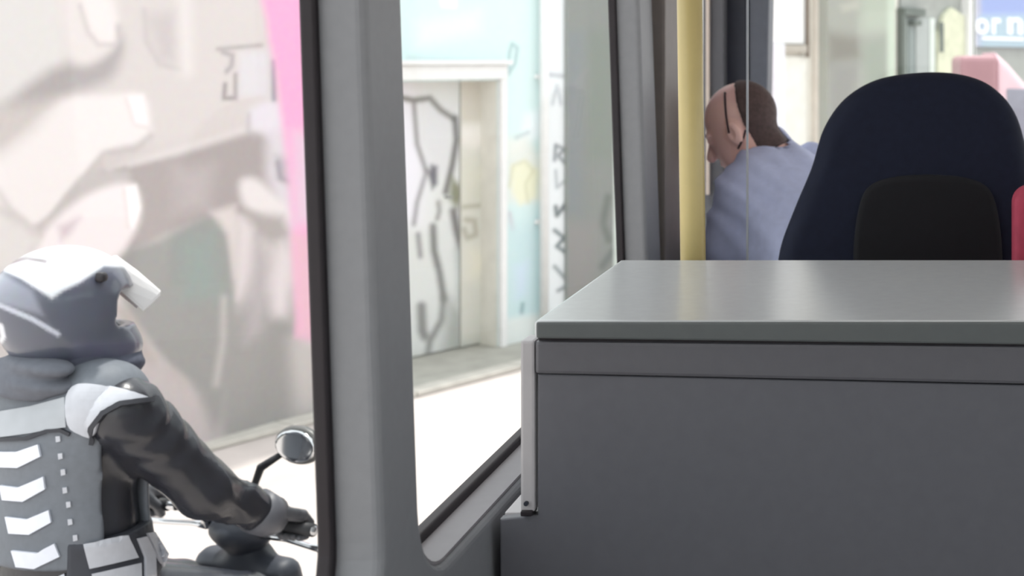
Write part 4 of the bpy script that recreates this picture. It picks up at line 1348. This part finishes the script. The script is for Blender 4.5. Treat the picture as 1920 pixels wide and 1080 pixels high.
patch('shoulder_panel', smooth_closed([(128, 745), (150, 722), (200, 726), (250, 738), (284, 752), (250, 752), (215, 764), (190, 785), (176, 818), (150, 812), (130, 795)], 3), vb_, M_silver, vest, 0.008, 7)
patch('piping', stripe([(172, 832), (176, 800), (196, 774), (226, 758), (284, 750)], 8), vb_, M_pipe, vest, 0.011, 6)
patch('waist_patch', [(157, 1022), (238, 1004), (257, 1046), (168, 1066)], bb_, M_silver, vest, 0.006, 7)
patch('waist_patch', [(172, 1076), (262, 1056), (264, 1110), (176, 1120)], bb_, M_silver, vest, 0.006, 7)
patch('waist_stripe', [(256, 1010), (272, 1006), (288, 1040), (290, 1085), (270, 1085), (270, 1045)], bb_, M_silver, vest, 0.006, 6)
patch('waist_stripe', [(274, 1000), (286, 998), (312, 1040), (304, 1062), (296, 1050)], bb_, M_silver, vest, 0.006, 6)

# helmet
hh = math.radians(22 + 22)
hF = np.array((math.sin(hh), math.cos(hh), -0.06)); hF /= np.linalg.norm(hF)
HRm = frame_axes(hF, (0, 0, 1))
hC = L(*hcl)
def f_helm(p):
    q = (p - hC.astype(np.float32)) @ HRm.T.astype(np.float32)
    d = ell(q, (0, -0.01, 0.025), (0.128, 0.150, 0.125))
    d = smin(d, ell(q, (0, 0.0, -0.05), (0.118, 0.128, 0.10)), 0.04)
    d = smin(d, ell(q, (0, 0.08, -0.095), (0.09, 0.088, 0.065)), 0.04)      # chin bar
    d = np.maximum(d, -rbox(q, (0, 0.15, 0.005), (0.105, 0.085, 0.045), 0.03))    # face opening
    d = np.maximum(d, -ell(q, (0, 0.0, -0.02), (0.1, 0.118, 0.12)))               # hollow
    d = np.maximum(d, -(q[:, 2] + 0.13))
    return d
GV = surface_nets(f_helm, hC - 0.22, hC + 0.22, 0.006)
x, y = to_px(GV[0])
helm_layers = [
    ('p', [(-120, 420), (300, 420), (300, 470), (230, 500), (195, 498), (150, 530), (118, 545), (97, 560), (75, 545), (40, 522), (0, 503), (-120, 450)], (238, 240, 246), 5),
    ('s', [(-60, 545), (0, 572), (60, 598), (108, 626)], (196, 200, 214), 3, 1, 9),
    ('s', [(-20, 600), (2, 612), (6, 632), (-6, 650)], (224, 224, 232), 3, 1, 9),
    ('s', [(10, 495), (50, 484), (85, 490)], (120, 108, 112), 4, .9, 9),
    ('p', [(-100, 520), (0, 510), (60, 545), (80, 590), (40, 580), (-100, 540)], (142, 146, 160), 8),
    ('p', [(140, 640), (270, 640), (270, 740), (200, 730), (130, 690)], (100, 100, 120), 10),
]
helmet = lobj('helmet', GV, paint_mat('helmet_paint', 0.32, coat=0.5), rbody, paint=do_paint(x, y, (90, 94, 108), helm_layers))
# sun peak
PK = []
for i in range(9):
    a = -1 + 2 * i / 8
    for (fw, zz, wd) in ((0.10, 0.110, 0.045), (0.15, 0.070, 0.036), (0.205, 0.018, 0.026)):
        PK.append(hC + HRm[0] * a * wd + HRm[1] * (fw - 0.045 * a * a) + HRm[2] * (zz + 0.012 - 0.035 * a * a))
PK = np.array(PK)
Fp = []
for i in range(8):
    for j in range(2):
        Fp.append([i * 3 + j, i * 3 + j + 1, i * 3 + j + 4, i * 3 + j + 3])
n_ = len(PK)
PKb = PK - HRm[2] * 0.009
side = []
ring = [i * 3 for i in range(9)] + [8 * 3 + 1, 8 * 3 + 2] + [i * 3 + 2 for i in range(7, -1, -1)] + [1]
for i in range(len(ring)):
    a, b = ring[i], ring[(i + 1) % len(ring)]
    side.append([a, b, b + n_, a + n_])
obj('visor_peak', np.vstack([PK, PKb]), [f[::-1] for f in Fp] + [[i + n_ for i in f] for f in Fp] + side, mat('peak_white', (246, 243, 244), 0.35, 0.02), helmet, smooth=False)
V, Fc = surface_nets(lambda p: rbox(p, hC + HRm[0] * 0.118 + HRm[1] * 0.035 + HRm[2] * 0.085, (0.012, 0.012, 0.012), 0.006), hC - 0.2, hC + 0.2, 0.006)
obj('peak_screw', V, Fc, M_blk, helmet, smooth=True)
# neck scarf
V, Fc = loc_nets(lambda p: np.maximum(smin(cone(p, (0, -0.005, 1.385), (0, 0.0, 1.44), 0.105, 0.098), ell(p, (0.01, 0.06, 1.415), (0.11, 0.09, 0.07)), 0.04) + 0.0025 * np.sin(p[:, 2] * 140 + 3 * np.sin(p[:, 0] * 24)), -cone(p, (0, 0, 1.3), (0, 0, 1.6), 0.06, 0.06)), (-.18, -.18, 1.26), (.2, .24, 1.58), 0.007)
obj('neck_scarf', V, Fc, mat('scarf_grey_blue', (84, 87, 102), 0.85, 0.1, 50), rbody, smooth=True)
V, Fc = loc_nets(lambda p: np.maximum(smin(ell(p, (-0.03, -0.085, 1.395), (0.15, 0.075, 0.04)), ell(p, (0.0, -0.10, 1.435), (0.12, 0.05, 0.03)), 0.012) + 0.003 * np.sin(p[:, 2] * 150 + p[:, 0] * 30), -cone(p, (0, 0, 1.3), (0, 0, 1.6), 0.06, 0.06)), (-.22, -.2, 1.3), (.16, .06, 1.5), 0.006)
obj('hood', V, Fc, mat('hood_grey', (104, 107, 116), 0.85, 0.08, 50), rbody, smooth=True)
